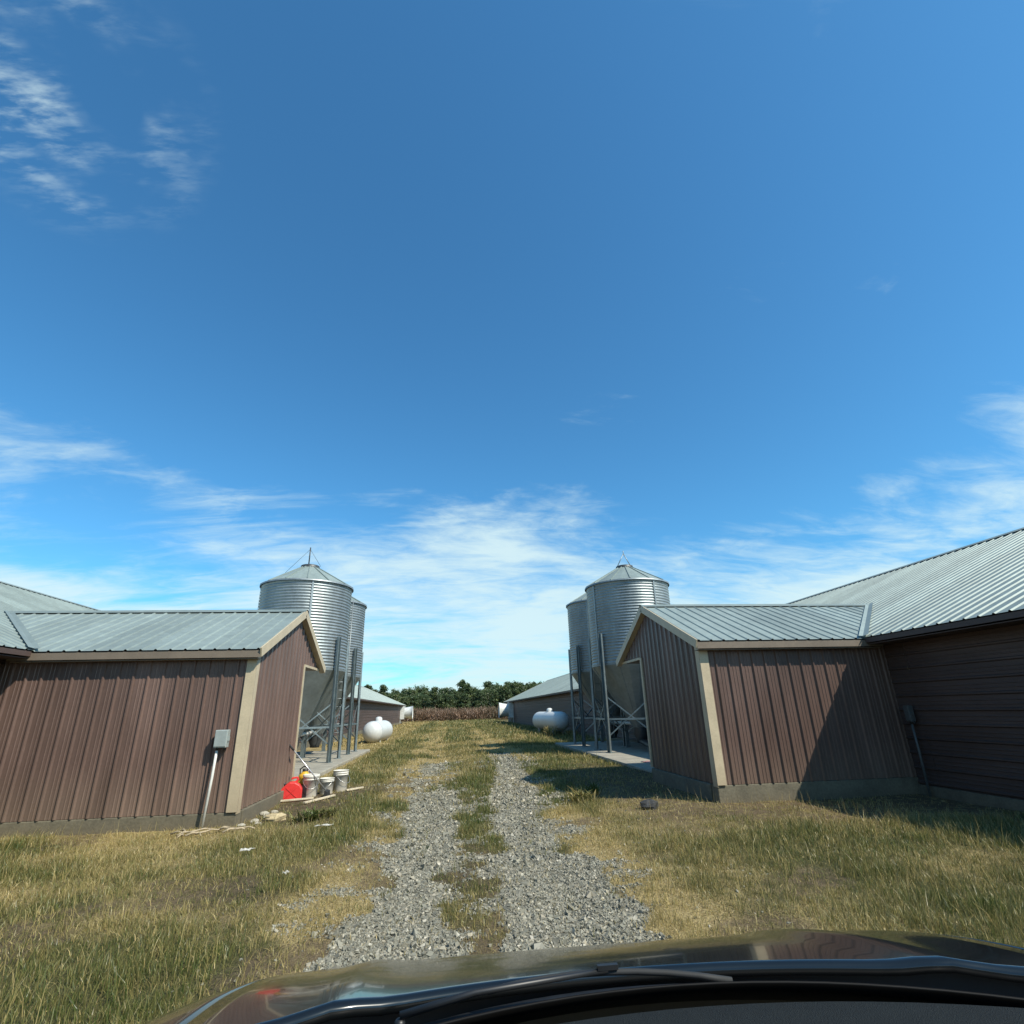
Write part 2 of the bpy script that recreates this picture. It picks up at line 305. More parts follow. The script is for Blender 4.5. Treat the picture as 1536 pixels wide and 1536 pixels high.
def axis(lo, hi, dlo, dhi, step, grow=1.35):
    a = list(np.arange(dlo, dhi + 1e-6, step)); s = step; q = dhi
    while q < hi: s *= grow; q += s; a.append(q)
    s = step; q = dlo; b = []
    while q > lo: s *= grow; q -= s; b.append(q)
    return np.array(b[::-1] + a)
xs = axis(-900, 900, -8, 8, .11); ys = axis(-300, 1500, 2.0, 30, .13)
X, Y = np.meshgrid(xs, ys); nx, ny = len(xs), len(ys); Xf, Yf = X.ravel(), Y.ravel()
G, D, SO = masks(Xf, Yf); Z = gz(Xf, Yf)
idx = np.arange(nx * ny).reshape(ny, nx)
F = np.stack([idx[:-1, :-1], idx[:-1, 1:], idx[1:, 1:], idx[1:, :-1]], -1).reshape(-1, 4)
gm = bpy.data.materials.new('ground_mix'); gm.use_nodes = True; t = gm.node_tree; b = t.nodes['Principled BSDF']; b.inputs['Roughness'].default_value = 0.95; b.inputs['Specular IOR Level'].default_value = 0.15
def att(n): a = t.nodes.new('ShaderNodeAttribute'); a.attribute_name = n; return a.outputs['Fac']
gp = t.nodes.new('ShaderNodeNewGeometry').outputs['Position']
def tn(s, d=5, r=.6):
    n = t.nodes.new('ShaderNodeTexNoise'); n.inputs['Scale'].default_value = s; n.inputs['Detail'].default_value = d; n.inputs['Roughness'].default_value = r; t.links.new(gp, n.inputs['Vector']); return n.outputs[0]
def cmix(f, a, c):
    n = t.nodes.new('ShaderNodeMix'); n.data_type = 'RGBA'
    for i, q in ((0, f), (6, a), (7, c)):
        if hasattr(q, 'links'): t.links.new(q, n.inputs[i])
        else: n.inputs[i].default_value = (*q, 1) if i else q
    return n.outputs[2]
nf, nm, ng = tn(55, 4), tn(6, 6, .65), tn(120, 3)
under = cmix(ramp01(nf, .35, .65, t), (0.045, 0.045, 0.018), (0.10, 0.095, 0.038))
straw = cmix(ramp01(nf, .3, .7, t), (0.17, 0.125, 0.055), (0.42, 0.33, 0.16))
dirt = cmix(ramp01(nm, .35, .65, t), (0.050, 0.037, 0.024), (0.115, 0.085, 0.055))
dirt = cmix(M('MULTIPLY', ramp01(nf, .50, .72, t), .6, tree=t), dirt, (0.26, 0.20, 0.11))
vor = t.nodes.new('ShaderNodeTexVoronoi'); vor.inputs['Scale'].default_value = 26; t.links.new(gp, vor.inputs['Vector'])
vb = t.nodes.new('ShaderNodeSeparateColor'); t.links.new(vor.outputs['Color'], vb.inputs[0])
grav = cmix(vb.outputs[0], (0.16, 0.15, 0.115), (0.31, 0.29, 0.22))
grav = cmix(M('MULTIPLY', ramp01(nm, .5, .7, t), .5, tree=t), grav, (0.20, 0.17, 0.11))
c = cmix(ramp01(M('ADD', att('dry'), M('MULTIPLY', M('SUBTRACT', nm, .5, tree=t), .5, tree=t), tree=t), .35, .8, t), under, straw)
c = cmix(M('MULTIPLY', att('soil'), ramp01(nm, .3, .55, t), tree=t), c, dirt)
c = cmix(ramp01(M('ADD', att('gravel'), M('MULTIPLY', M('SUBTRACT', nf, .5, tree=t), .7, tree=t), tree=t), .35, .6, t), c, grav)
t.links.new(c, b.inputs['Base Color'])
bp = t.nodes.new('ShaderNodeBump'); bp.inputs['Strength'].default_value = .8; bp.inputs['Distance'].default_value = .03; t.links.new(nf, bp.inputs['Height']); t.links.new(bp.outputs[0], b.inputs['Normal'])
ground = npmesh('ground', np.stack([Xf, Yf, Z], 1), F, gm, attrs={'gravel': G, 'dry': D, 'soil': SO}, smooth=True)
tag(ground, 'grassy farm yard with two worn gravel wheel tracks', 'ground', kind='structure')

# ---------------------------------------------------------------- ribbed metal sheets
COVER = 0.9144; RIBS = 4
def sheet_profile():
    p = COVER / RIBS; o = []
    for k in range(RIBS):
        b = k * p
        o += [(b + .010, 0.0), (b + .026, .027), (b + .046, .027), (b + .062, 0.0), (b + .100, 0.0), (b + .106, .006), (b + .118, .006), (b + .124, 0.0), (b + .158, 0.0), (b + .164, .006), (b + .176, .006), (b + .182, 0.0)]
    return [(0.0, 0.0)] + o + [(COVER, 0.0)]
PROF = sheet_profile(); ROOF_PROF = [(p[0], p[1] * .7) for p in PROF if p[1] != .006]
def sheet(P, lo, hi, u0=0.0, u1=1e9, prof=None):
    """strip of ribbed sheet: P(u, s, h) maps profile coordinate u, along s, height h to a point; lo/hi give s limits at u"""
    us = [(u, h) for u, h in (prof or PROF) if u0 - 1e-6 <= u <= u1 + 1e-6]
    if us[0][0] > u0 + 1e-4: us.insert(0, (u0, 0.0))
    if u1 < COVER and us[-1][0] < u1 - 1e-4: us.append((u1, 0.0))
    m = MB(); n = len(us); vs = [P(u, lo(u), h) for u, h in us] + [P(u, hi(u), h) for u, h in us]
    m.add(vs, [(i, i + 1, n + i + 1, n + i) for i in range(n - 1)]); return m

# ---------------------------------------------------------------- poultry houses
SLOPE_H = 0.432; HALF = 6.3
def house(sd, he, wx, y0, y1, label, zb):
    """sd: -1 left of the track, +1 right. he: |x| of the eave edge, wx: |x| of the wall"""
    T = thing('poultry_house', (sd * wx, 0, 0), label, 'poultry house', 'long poultry houses facing each other')
    ox = sd * wx
    def W(x, y, z): return (sd * x - ox, y, z)
    ze = 2.60; zr = ze + SLOPE_H * HALF; sl = math.hypot(HALF, HALF * SLOPE_H)
    # roof sheets on the slope towards the track (ribs run from eave to ridge), one shared mesh
    nn = Vector((-SLOPE_H * sd, 0, 1)).normalized()
    def P(u, s, h): q = Vector((sd * s, u, s * SLOPE_H)) + nn * h; return tuple(q)
    me = sheet(P, lambda u: 0.0, lambda u: HALF, prof=ROOF_PROF).mesh('roof_panel', 'roof_metal')
    n = int((y1 - y0) / COVER)
    for k in range(n): inst('roof_panel', me, T, W(he, y0 + k * COVER, ze))
    ye = y0 + n * COVER
    MB().add([W(he + HALF, y0, zr), W(he + HALF, ye, zr), W(he + 2 * HALF, ye, ze), W(he + 2 * HALF, y0, ze)], [(0, 1, 2, 3)]).build('roof_slope', 'roof_metal', T)
    m = MB(); m.add([W(he + HALF - .16, y0 - .02, zr - .16 * SLOPE_H + .035), W(he + HALF, y0 - .02, zr + .045), W(he + HALF + .16, y0 - .02, zr - .16 * SLOPE_H + .035), W(he + HALF - .16, ye, zr - .16 * SLOPE_H + .035), W(he + HALF, ye, zr + .045), W(he + HALF + .16, ye, zr - .16 * SLOPE_H + .035)], [(0, 1, 4, 3), (1, 2, 5, 4)]); m.build('ridge_cap', 'roof_metal', T)
    # fascia and soffit
    MB().box(W(he + .03, (y0 + ye) / 2, ze - .055), (.03, ye - y0 - .02, .08)).build('fascia', 'brown_house', T)
    MB().box(W((he + wx) / 2 + .03, (y0 + ye) / 2, ze - .12), (wx - he - .03, ye - y0 - .04, .012)).build('soffit', 'brown_house', T)
    # horizontal ribbed siding
    LEN = 4.88; rows = 3; H = ze - .13 - zb
    ncol = int((ye - y0) / LEN)
    def PW(u, s, h): return (-sd * h, s, u)
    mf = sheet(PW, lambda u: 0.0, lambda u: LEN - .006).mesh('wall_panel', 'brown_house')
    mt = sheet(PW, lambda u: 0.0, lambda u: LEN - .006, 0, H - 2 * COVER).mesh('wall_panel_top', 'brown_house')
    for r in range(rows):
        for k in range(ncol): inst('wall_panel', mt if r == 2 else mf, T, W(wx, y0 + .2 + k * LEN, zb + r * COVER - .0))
    ycol = y0 + .2 + ncol * LEN
    MB().box(W(wx + .06, (y0 + ycol) / 2, (zb - .3) / 2), (.2, ycol - y0 - .2, zb + .3 - .01)).build('foundation', 'foundation', T)
    # core wall, far side and gable ends
    for yy in (y0 + .2, ycol):
        MB().add([W(wx + .02, yy, -.1), W(he + 2 * HALF - .5, yy, -.1), W(he + 2 * HALF - .5, yy, ze + .1), W(he + HALF, yy, zr - .06), W(wx + .02, yy, ze + .1)], [(0, 1, 2, 3, 4)]).build('gable_wall', 'brown_house', T)
    MB().add([W(he + 2 * HALF - .5, y0 + .2, -.1), W(he + 2 * HALF - .5, ycol, -.1), W(he + 2 * HALF - .5, ycol, ze + .1), W(he + 2 * HALF - .5, y0 + .2, ze + .1)], [(0, 1, 2, 3)]).build('outer_wall', 'brown_house', T)
    for yy in (y0 - .015, ye + .015):
        for a, c in ((he, he + HALF), (he + 2 * HALF, he + HALF)):
            MB().bar(W(a, yy, ze - .06), W(c, yy, zr - .06), .025, .16).build('rake_trim', 'cream_trim', T)
    return T, ze, zr
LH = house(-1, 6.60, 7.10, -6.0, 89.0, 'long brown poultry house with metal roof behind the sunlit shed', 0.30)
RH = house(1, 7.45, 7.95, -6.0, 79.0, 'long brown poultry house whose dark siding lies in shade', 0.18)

# ---------------------------------------------------------------- control sheds
def shed(sd, xg, y0, zb, he, hx, label, wf, ef, hw=2.34):
    T = thing('control_shed', (sd * xg, y0, 0), label, 'shed', 'ribbed metal sheds built against the poultry houses')
    gx, gy = sd * xg, y0
    def W(x, y, z): return (sd * x - gx, y - gy, z)
    ov = .20; ye = y0 - ov; ze = 2.578; yr = y0 + hw; zr = 3.643; s1 = (zr - ze) / (yr - ye); yf = y0 + ef; zf = 2.62; s2 = (zr - zf) / (yf - yr)
    ro = .12; xo = xg - ro                       # roof runs past the gable wall
    xin = he + (zr - 2.6) / SLOPE_H + .15
    def roofz(y): return ze + (y - ye) * s1 if y <= yr else zr - (y - yr) * s2
    n1 = Vector((0, -s1, 1)).normalized(); n2 = Vector((0, s2, 1)).normalized()
    npan = math.ceil((xin - xo) / COVER)
    for (ya, za, dy, sl, nn) in ((ye, ze, yr - ye, s1, n1), (yf, zf, yr - yf, -s2, n2)):
        for k in range(npan):
            u1 = min(COVER, xin - xo - k * COVER)
            def P(u, s, h): q = Vector((sd * u, s, s * sl)) + nn * h; return tuple(q)
            # the sheet ends at the valley, tucked just under the roof of the poultry house
            def top(u, k=k, dy=dy): return dy
            def bot(u, k=k, dy=dy, za=za, sl=sl):
                zz = 2.6 + (xo + k * COVER + u - he) * SLOPE_H - .25
                q = (zz - za) / sl
                return max(0.0, min(q, dy)) if dy > 0 else min(0.0, max(q, dy))
            sheet(P, bot, top, 0, u1, ROOF_PROF).build('roof_panel', 'roof_metal', T, W(xo + k * COVER, ya, za))
    m = MB(); xe = xin - .1
    m.add([W(xo - .03, yr - .15, zr - .15 * s1 + .032), W(xo - .03, yr, zr + .042), W(xo - .03, yr + .15, zr - .15 * s2 + .032), W(xe, yr - .15, zr - .15 * s1 + .032), W(xe, yr, zr + .042), W(xe, yr + .15, zr - .15 * s2 + .032)], [(0, 1, 4, 3), (1, 2, 5, 4)]); m.build('ridge_cap', 'roof_metal', T)
    # valley flashing
    xv = he + (zr - 2.6) / SLOPE_H
    a = Vector(W(he - .02, ye, 2.6 + .0)); c = Vector(W(xv, yr, zr)); d = (c - a).normalized()
    sA = Vector((-sd, 0, 0)) ; upA = Vector((-sd * 1, 0, 0)); 
    pa = (Vector((0, -1, -s1)).cross(Vector((0, 0, 0)))) if False else None
    tA = Vector((-sd, -0.25, -.25 * s1)).normalized() * .11      # lies on the shed roof
    tB = Vector((sd * .05, -1, .05 * SLOPE_H)).normalized() * .13   # lies on the house roof
    up = Vector((0, 0, .034))
    for tt in (tA, tB):
        MB().add([a + up * .8, c + up * .8, c + tt + up * 1.1, a + tt + up * 1.1], [(0, 1, 2, 3)]).build('valley_flashing', 'roof_metal', T)
    # eave fascia
    MB().box(W((xo + he + .35) / 2, ye + .03, ze - .075), (he + .35 - xo, .03, .115)).build('fascia', 'tan_fascia', T)
    MB().box(W((xo + he + .35) / 2, ye + .125, ze - .15), (he + .35 - xo - .06, .16, .012)).build('soffit', 'tan_fascia', T)
    # front wall of upright ribbed sheets
    wtop = roofz(y0) - .05; xw = he + .75; nw = math.ceil((xw - xg) / COVER)
    def PF(u, s, h): return (sd * u, -h, s)
    for k in range(nw):
        u1 = min(COVER, xw - xg - k * COVER)
        sheet(PF, lambda u: zb, lambda u: wtop, 0, u1).build('wall_panel', 'brown_metal', T, W(xg + k * COVER, y0, 0))
    # gable wall: sheets cut to the roof slope, shorter over the open bay
    ng = math.ceil((ef - .05) / COVER)
    for k in range(ng):
        def PG(u, s, h): return (-sd * h, u, s)
        base = k * COVER
        segs = [(0, min(COVER, ef - .05 - base))]
        cuts = sorted({c_ - base for c_ in (hw, wf) if 0.02 < c_ - base < segs[0][1] - .02})
        e = [0] + cuts + [segs[0][1]]
        for a_, b_ in zip(e[:-1], e[1:]):
            mid = base + (a_ + b_) / 2; zlo = zb if mid < wf else zf - .04
            sheet(PG, lambda u: zlo, lambda u: max(zlo + .005, roofz(y0 + base + u) - .06), a_, b_).build('wall_panel', 'brown_metal', T, W(xg, y0 + base, 0))
    # back wall of the room and post of the open bay
    MB().box(W((xg + xw) / 2, y0 + wf - .03, (zb + 2.62) / 2), (xw - xg - .04, .04, 2.62 - zb)).build('back_wall', 'brown_metal', T)
    MB().box(W((xg + xw) / 2 + .01, (y0 + wf + yf) / 2, zf - .05), (xw - xg - .06, yf - y0 - wf - .04, .012)).build('porch_ceiling', 'tan_fascia', T)
    # trims
    MB().box(W(xg - .028, y0 + .050, (zb + wtop) / 2 - .03), (.02, .150, wtop - zb - .0)).build('corner_trim', 'cream_trim', T)
    MB().box(W(xg + .040, y0 - .030, (zb + wtop) / 2 - .03), (.156, .02, wtop - zb - .06)).build('corner_trim', 'cream_trim', T)
    MB().box(W(xg - .028, y0 + wf + .01, (zb + zf) / 2 - .02), (.03, .09, zf - zb - .06)).build('corner_trim', 'cream_trim', T)
    MB().box(W(xg - .028, y0 + (wf + ef) / 2, zf - .055), (.026, ef - wf - .06, .05)).build('opening_trim', 'cream_trim', T)
    for (pa_, pb_) in (((ye, ze), (yr, zr)), ((yf, zf), (yr, zr))):
        MB().bar(W(xo - .012, pa_[0], pa_[1] - .055), W(xo - .012, pb_[0], pb_[1] - .055), .024, .15).build('rake_trim', 'cream_trim', T)
        MB().bar(W(xo + .055, pa_[0] + (.03 if pa_[0] < pb_[0] else -.03), pa_[1] - .115), W(xo + .055, pb_[0], pb_[1] - .125), .105, .014).build('rake_soffit', 'cream_trim', T)
    # foundation kerb below the sheets
    MB().box(W((xg + xw) / 2 - .01, y0 + .10, (zb - .35) / 2), (xw - xg + .04, .22, zb + .35 - .012)).build('foundation', 'foundation', T, bevel=.012)
    MB().box(W(xg + .06, y0 + .22 + (wf - .22) / 2, (zb - .352) / 2), (.22, wf - .24, zb + .35 - .016)).build('foundation', 'foundation', T, bevel=.012)
    return T
SL = shed(-1, 3.25, 9.687, .16, 6.60, 0, 'sunlit brown metal shed with cream trim and red gas can at its gable', 3.05, 4.66)
SR = shed(1, 4.39, 9.274, .29, 7.45, 0, 'brown metal shed with shaded gable and diagonal shadow across its front', 2.99, 4.55)

# ---------------------------------------------------------------- silo pads
def pad(x0, x1, y0, y1, label):
    z = .10; m = MB().box(((x0 + x1) / 2, (y0 + y1) / 2, z / 2 - .1), (x1 - x0, y1 - y0, z + .2))
    return tag(m.build('concrete_pad', 'concrete', bevel=.02), label, 'pad', 'concrete pads under the silos')
pad(-7.05, -3.35, 13.0, 25.5, 'concrete pad under the bright pair of feed silos')
pad(4.75, 7.9, 12.4, 25.8, 'concrete pad beside the shaded shed gable')

# ---------------------------------------------------------------- feed silos
RS = 1.543; ZT = 5.909; ZB = 2.985; ZP = 6.70
def make_silo():
    T = thing('feed_silo', (0, 0, .10), '', 'silo', 'galvanised feed silos on legs'); o = .10
    # corrugated drum
    n = 72; cor = 29; sub = 4; prof = []
    for i in range(cor * sub + 1):
        z = ZB + (ZT - ZB) * i / (cor * sub); prof.append((RS + .019 * math.sin(2 * PI * i / sub + .4), z - o))
    drum = MB().lathe(prof, n).build('drum', 'galvanised', T)
    # vertical lap seams with bolts
    for a in (20, 110, 200, 290):
        m = MB(); t_ = R(a)
        m.bar(((RS + .022) * math.cos(t_), (RS + .022) * math.sin(t_), ZB - o + .02), ((RS + .022) * math.cos(t_), (RS + .022) * math.sin(t_), ZT - o - .02), .06, .012, up=(math.cos(t_), math.sin(t_), 0)); m.build('seam', 'galvanised', drum)
    # roof cone made of petals
    m = MB(); k = 14; r0, z0, r1, z1 = RS + .06, ZT - .02 - o, .30, ZP - .06 - o
    for i in range(k):
        a0, a1 = 2 * PI * i / k, 2 * PI * (i + 1) / k; vs = []
        for f in (0, .5, 1):
            a = a0 + (a1 - a0) * f
            vs += [(r0 * math.cos(a), r0 * math.sin(a), z0), (r1 * math.cos(a), r1 * math.sin(a), z1)]
        m.add(vs, [(0, 2, 3, 1), (2, 4, 5, 3)])
    roof = m.build('roof', 'roof_metal', T)
    for i in range(k):
        a = 2 * PI * i / k; MB().bar((r0 * math.cos(a), r0 * math.sin(a), z0 + .012), (r1 * math.cos(a), r1 * math.sin(a), z1 + .012), .03, .035).build('roof_rib', 'roof_metal', roof)
    MB().lathe([(RS + .07, z0 - .05), (RS + .07, z0 + .004), (RS + .02, z0 + .006)], n).build('eave_ring', 'galvanised', roof)
    MB().lathe([(.33, z1 - .03), (.33, z1 + .07), (.30, z1 + .09), (.0, z1 + .11)], 28).build('lid', 'dark_steel', T)
    # hopper
    m = MB(); kk = 14
    prof = [(RS + .012, ZB + .03 - o), (RS + .012, ZB - .06 - o), (.24, .82 - o)]
    m.lathe(prof, 28, smooth=False)
    hop = m.build('hopper', 'hopper_metal', T)
    for i in range(7):
        a = 2 * PI * (i + .5) / 7; MB().bar(((RS + .014) * math.cos(a), (RS + .014) * math.sin(a), ZB - .07 - o), (.25 * math.cos(a), .25 * math.sin(a), .84 - o), .05, .018, up=(math.cos(a), math.sin(a), .5)).build('hopper_seam', 'hopper_metal', hop)
    MB().lathe([(.26, .84 - o), (.26, .58 - o), (.18, .42 - o), (.18, .34 - o), (.0, .34 - o)], 16).build('feed_boot', 'dark_steel', T)
    # six channel legs
    rl = RS + .075; pts = []
    for i in range(6):
        a = R(30 + 60 * i); cx, cy = rl * math.cos(a), rl * math.sin(a); m = MB(); rz = Matrix.Rotation(a, 3, 'Z')
        h = 4.02 - o
        m.box((cx, cy, h / 2), (.012, .13, h), rz)
        for s in (-1, 1): q = rz @ Vector((.035, s * .062, 0)); m.box((cx + q.x, cy + q.y, h / 2), (.07, .012, h - .002), rz)
        leg = m.build('leg', 'steel_leg', T); pts.append(Vector((cx, cy, 0)))
        MB().box((cx, cy, .008), (.22, .22, .016), rz).build('foot_plate', 'steel_leg', leg)
    for i in range(6):
        a, c_ = pts[i], pts[(i + 1) % 6]; e = (c_ - a).normalized() * .05
        for za, zb_ in ((.55, 1.75), (1.75, .55)):
            MB().bar(a + e + Vector((0, 0, za)), c_ - e + Vector((0, 0, zb_)), .04, .012 if za < 1 else .014, up=(-(a + c_).normalized())).build('cross_brace', 'steel_leg', T)
        MB().bar(a + e + Vector((0, 0, 1.05)), c_ - e + Vector((0, 0, 1.05)), .06, .06).build('girt', 'steel_leg', T)
    # ladder up the side
    a = R(130); m = MB()
    ra = RS + .17; q0 = Vector((ra * math.cos(a), ra * math.sin(a), 0)); tt = Vector((-math.sin(a), math.cos(a), 0)) * .19
    for s in (-1, 1): m.tube([q0 + tt * s + Vector((0, 0, .35)), q0 + tt * s + Vector((0, 0, ZT - o))], .016, 6)
    z = .5
    while z < ZT - .2: m.tube([q0 - tt + Vector((0, 0, z)), q0 + tt + Vector((0, 0, z))], .011, 6); z += .3
    m.build('ladder', 'galvanised', T)
    q1 = Vector((.34 * math.cos(a), .34 * math.sin(a), z1 + .03)); m = MB()
    for s in (-.5, .5): m.tube([q0 * .92 + tt * s + Vector((0, 0, ZT - o)), q1 + tt * s * .9], .012, 6)
    m.build('roof_rail', 'galvanised', T)
    return T
silo = make_silo()
spots = [(-5.218, 19.97, 0, 'galvanised feed silo with a thin upright mast, beside the sunlit shed'), (-5.218, 23.45, 180, 'galvanised feed silo behind the one with the thin mast'),
         (6.774, 19.83, 0, 'galvanised feed silo with a peaked lid bracket beside the shaded shed'), (6.774, 23.45, 120, 'galvanised feed silo behind the one with the peaked lid bracket')]
silos = []
for i, (x, y, a, lb) in enumerate(spots):
    s = silo if i == 0 else copy_tree(silo); s.location = (x, y, .10); s.rotation_euler.z = R(a); s['label'] = lb; silos.append(s)
zl = ZP - .10 + .05
m = MB().tube([(0, -.25, zl - .06), (0, -.25, zl + .62)], .022, 8); m.tube([(0, -.25, zl + .55), (-.75, -.4, zl - .38)], .006, 5); m.tube([(0, -.25, zl + .55), (.35, .1, zl - .02)], .006, 5); m.build('lid_mast', 'dark_steel', silos[0])
m = MB()
for q in ((-.30, .05), (.28, .05)): m.tube([(-q[0], q[1], zl - .04), (.02, .03, zl + .50)], .016, 6)
m.tube([(.02, .03, zl + .46), (.02, .03, zl + .62)], .016, 6); m.build('lid_bracket', 'galvanised', silos[2])

# auger tubes and pipes on the pads
tag(MB().tube([(-5.2, 19.9, .38), (-5.1, 17.5, .30), (-4.7, 14.6, .24), (-4.65, 12.78, .34)], .075, 10).build('auger_tube', 'pvc_white'), 'pale auger tube running along the pad from the bright silo', 'pipe')
tag(MB().tube([(6.75, 19.85, .40), (6.6, 18.2, .28), (6.0, 16.4, .22), (5.6, 14.6, .24), (5.5, 12.3, .42)], .10, 12).build('auger_tube', 'black_plastic'), 'black auger tube sagging across the shaded pad', 'pipe')
tag(MB().tube([(-5.2, 20.2, .9), (-5.2, 23.3, .9)], .06, 10).build('feed_pipe', 'pvc_white'), 'white pipe linking the two bright silo hoppers', 'pipe')
tag(MB().tube([(6.77, 20.1, .95), (6.77, 23.2, .95)], .06, 10).build('feed_pipe', 'pvc_white'), 'white pipe linking the two shaded silo hoppers', 'pipe')

# ---------------------------------------------------------------- propane tanks
def tank(x, ya, yb, zc, r, label, rz):
    T = thing('propane_tank', (x, (ya + yb) / 2, 0), label, 'tank', 'white propane tanks', rz); Ln = yb - ya; rot = Matrix.Rotation(PI / 2, 3, 'X')
    prof = [(0.001, -Ln / 2)]
    for i in range(1, 9): a = PI / 2 * i / 8; prof.append((r * math.sin(a), -Ln / 2 + r * .85 * (1 - math.cos(a))))
    prof += [(-p[0] * -1, -p[1]) for p in prof[::-1]]
    MB().lathe(prof, 36, c=(0, 0, zc), m=rot).build('shell', 'white_paint', T)
    for s in (-1, 1):
        MB().lathe([(r + .004, s * (Ln / 2 - r * .85) - .02), (r + .006, s * (Ln / 2 - r * .85)), (r + .004, s * (Ln / 2 - r * .85) + .02)], 36, c=(0, 0, zc), m=rot).build('weld_band', 'white_paint', T)
        for q in (-1, 1):
            MB().bar((q * r * .55, s * Ln * .28, zc - r * .7), (q * r * .62, s * Ln * .28, -.02), .09, .10, up=(0, 1, 0)).build('leg', 'white_paint', T)
        MB().box((0, s * Ln * .28, zc - r * .86), (r * 1.3, .10, .14)).build('saddle', 'white_paint', T)
    MB().lathe([(.20, zc + r - .06), (.20, zc + r + .10), (.17, zc + r + .17), (.09, zc + r + .215), (0.001, zc + r + .225)], 20).build('valve_dome', 'white_paint', T)
    m = MB()
    for q in (-.55, .55): m.tube([(0, q, zc + r - .02), (0, q, zc + r + .10), (0, q + .06, zc + r + .10), (0, q + .06, zc + r - .02)], .012, 6)
    m.build('lifting_lug', 'white_paint', T)
    return T
tank(-4.12, 32.4, 36.3, .56, .57, 'white propane tank in front of the sunlit poultry house wall', R(-5))
tank(6.55, 34.4, 39.4, .82, .55, 'white propane tank on legs before the shaded poultry house wall', R(9))

# ---------------------------------------------------------------- fan hoods at the far end of the houses
def fan(sd, wx, y, label):
    T = thing('exhaust_fan', (sd * wx, y, 0), label, 'fan', 'white exhaust fan hoods'); rot = Matrix.Rotation(-sd * PI / 2, 3, 'Y')
    zc = 1.55; h = .85
    m = MB()
    for q in ((0, -h, .06, 1.76), (0, h, .06, 1.76)): m.box((-sd * .30, q[1], zc), (.60, .06, 1.76))
    for q in (-h, h): m.box((-sd * .30, 0, zc + q), (.598, 1.64, .06))
    m.build('housing', 'fan_white', T)
    MB().lathe([(.70, .45), (.72, .75), (.80, 1.25), (.90, 1.75), (.93, 1.76), (.86, 1.70), (.72, 1.10), (.66, .45)], 28, c=(0, 0, zc), m=rot).build('cone', 'fan_white', T)
    m = MB()
    for k in range(6):
        a = k * PI / 3; m.bar((-sd * .5, .08 * math.cos(a), zc + .08 * math.sin(a)), (-sd * .55, .62 * math.cos(a), zc + .62 * math.sin(a)), .16, .012, up=(sd, .4 * math.sin(a), -.4 * math.cos(a)))
    m.build('blade', 'galvanised', T)
    m = MB()
    for k in range(3):
        for s in (-1, 1): pass
    for q in (-.78, .78): m.bar((-sd * .05, q, zc - .85), (-sd * .05, q, .0), .08, .08)
    m.build('leg', 'fan_white', T)
fan(-1, 7.08, 84.6, 'white exhaust fan hood at the end of the sunlit house')
fan(1, 7.93, 71.0, 'white exhaust fan hood at the end of the shaded house')

# ---------------------------------------------------------------- electrical boxes
def ebox(x, y, z, nx_, ny_, wd, ht, dp, mbox, mpipe, label, zg, lean):
    rz = math.atan2(ny_, nx_) + PI / 2           # local -y is the outward normal
    T = thing('electrical_box', (x, y, 0), label, 'electrical box', None, rz)
    MB().box((0, -dp / 2 - .02, z), (wd, dp, ht)).build('case', mbox, T, bevel=.008)
    MB().box((0, -dp - .026, z + .005), (wd * .92, .012, ht * .9)).build('cover', mbox, T, bevel=.004)
    MB().box((wd * .5 + .012, -dp * .8, z), (.022, .03, .06)).build('latch', mbox, T)
    for q in (-.3, .3): MB().tube([(q * wd, -dp * .55, z - ht / 2 - .04), (q * wd, -dp * .55, z - ht / 2 + .01)], .022, 8).build('hub', 'black_plastic', T)
    MB().tube([(-.3 * wd, -dp * .55, z - ht / 2 - .03), (-.3 * wd + lean * .3, -dp * .6, z * .55), (-.3 * wd + lean, -dp * .9, zg)], .02, 10).build('conduit', mpipe, T)
    return T
ebox(-3.56, 9.655, 1.21, 0, -1, .19, .26, .11, 'box_grey', 'pvc_white', 'grey electrical box with white conduit on the sunlit shed wall', -.05, -.03)
ebox(7.90, 8.95, 1.30, -1, 0, .10, .26, .09, 'grey_conduit', 'grey_conduit', 'dark grey electrical box and conduit on the shaded house wall', 0.0, .02)

# ---------------------------------------------------------------- clutter by the sunlit gable
def bucket(x, y, h, r, label, lid, rz, tilt=0):
    z = gz1(x, y) - .005; T = thing('bucket', (x, y, z), label, 'bucket', 'white plastic buckets', rz)
    prof = [(0.001, 0.0), (r * .86, 0.0), (r * .87, .01), (r * .97, h * .78), (r * 1.03, h * .785), (r * 1.03, h * .80), (r * .98, h * .805), (r * .985, h * .87), (r * 1.04, h * .875), (r * 1.04, h * .89), (r * .99, h * .895), (r, h - .012), (r * 1.05, h - .01), (r * 1.05, h), (r * .97, h)]
    if not lid: prof += [(r * .95, h - .03), (r * .84, .02), (.001, .018)]
    MB().lathe(prof, 26).build('body', 'white_plastic', T)
    if lid: MB().lathe([(r * 1.07, h - .03), (r * 1.075, h + .008), (r * .98, h + .012), (r * .95, h + .002), (.001, h + .002)], 26).build('lid', 'white_plastic', T)
    pts = [(r * 1.04 * math.cos(t_), -.02 - r * .9 * math.sin(t_) * .35, h * .83 - r * 1.1 * math.sin(t_)) for t_ in np.linspace(0, PI, 11)]
    MB().tube([(p[0], p[1] - r * 1.02 * math.sin(t_) * .9, p[2]) for p, t_ in zip(pts, np.linspace(0, PI, 11))], .004, 5).build('bail_handle', 'alu_handle', T)
bucket(-2.80, 12.55, .40, .155, 'white lidded bucket next to the yellow jug', True, .3)
bucket(-2.53, 12.80, .30, .145, 'short white bucket between the two taller ones', False, -.4)
bucket(-2.33, 13.22, .42, .16, 'tall white bucket farthest from the red gas can', False, .9)
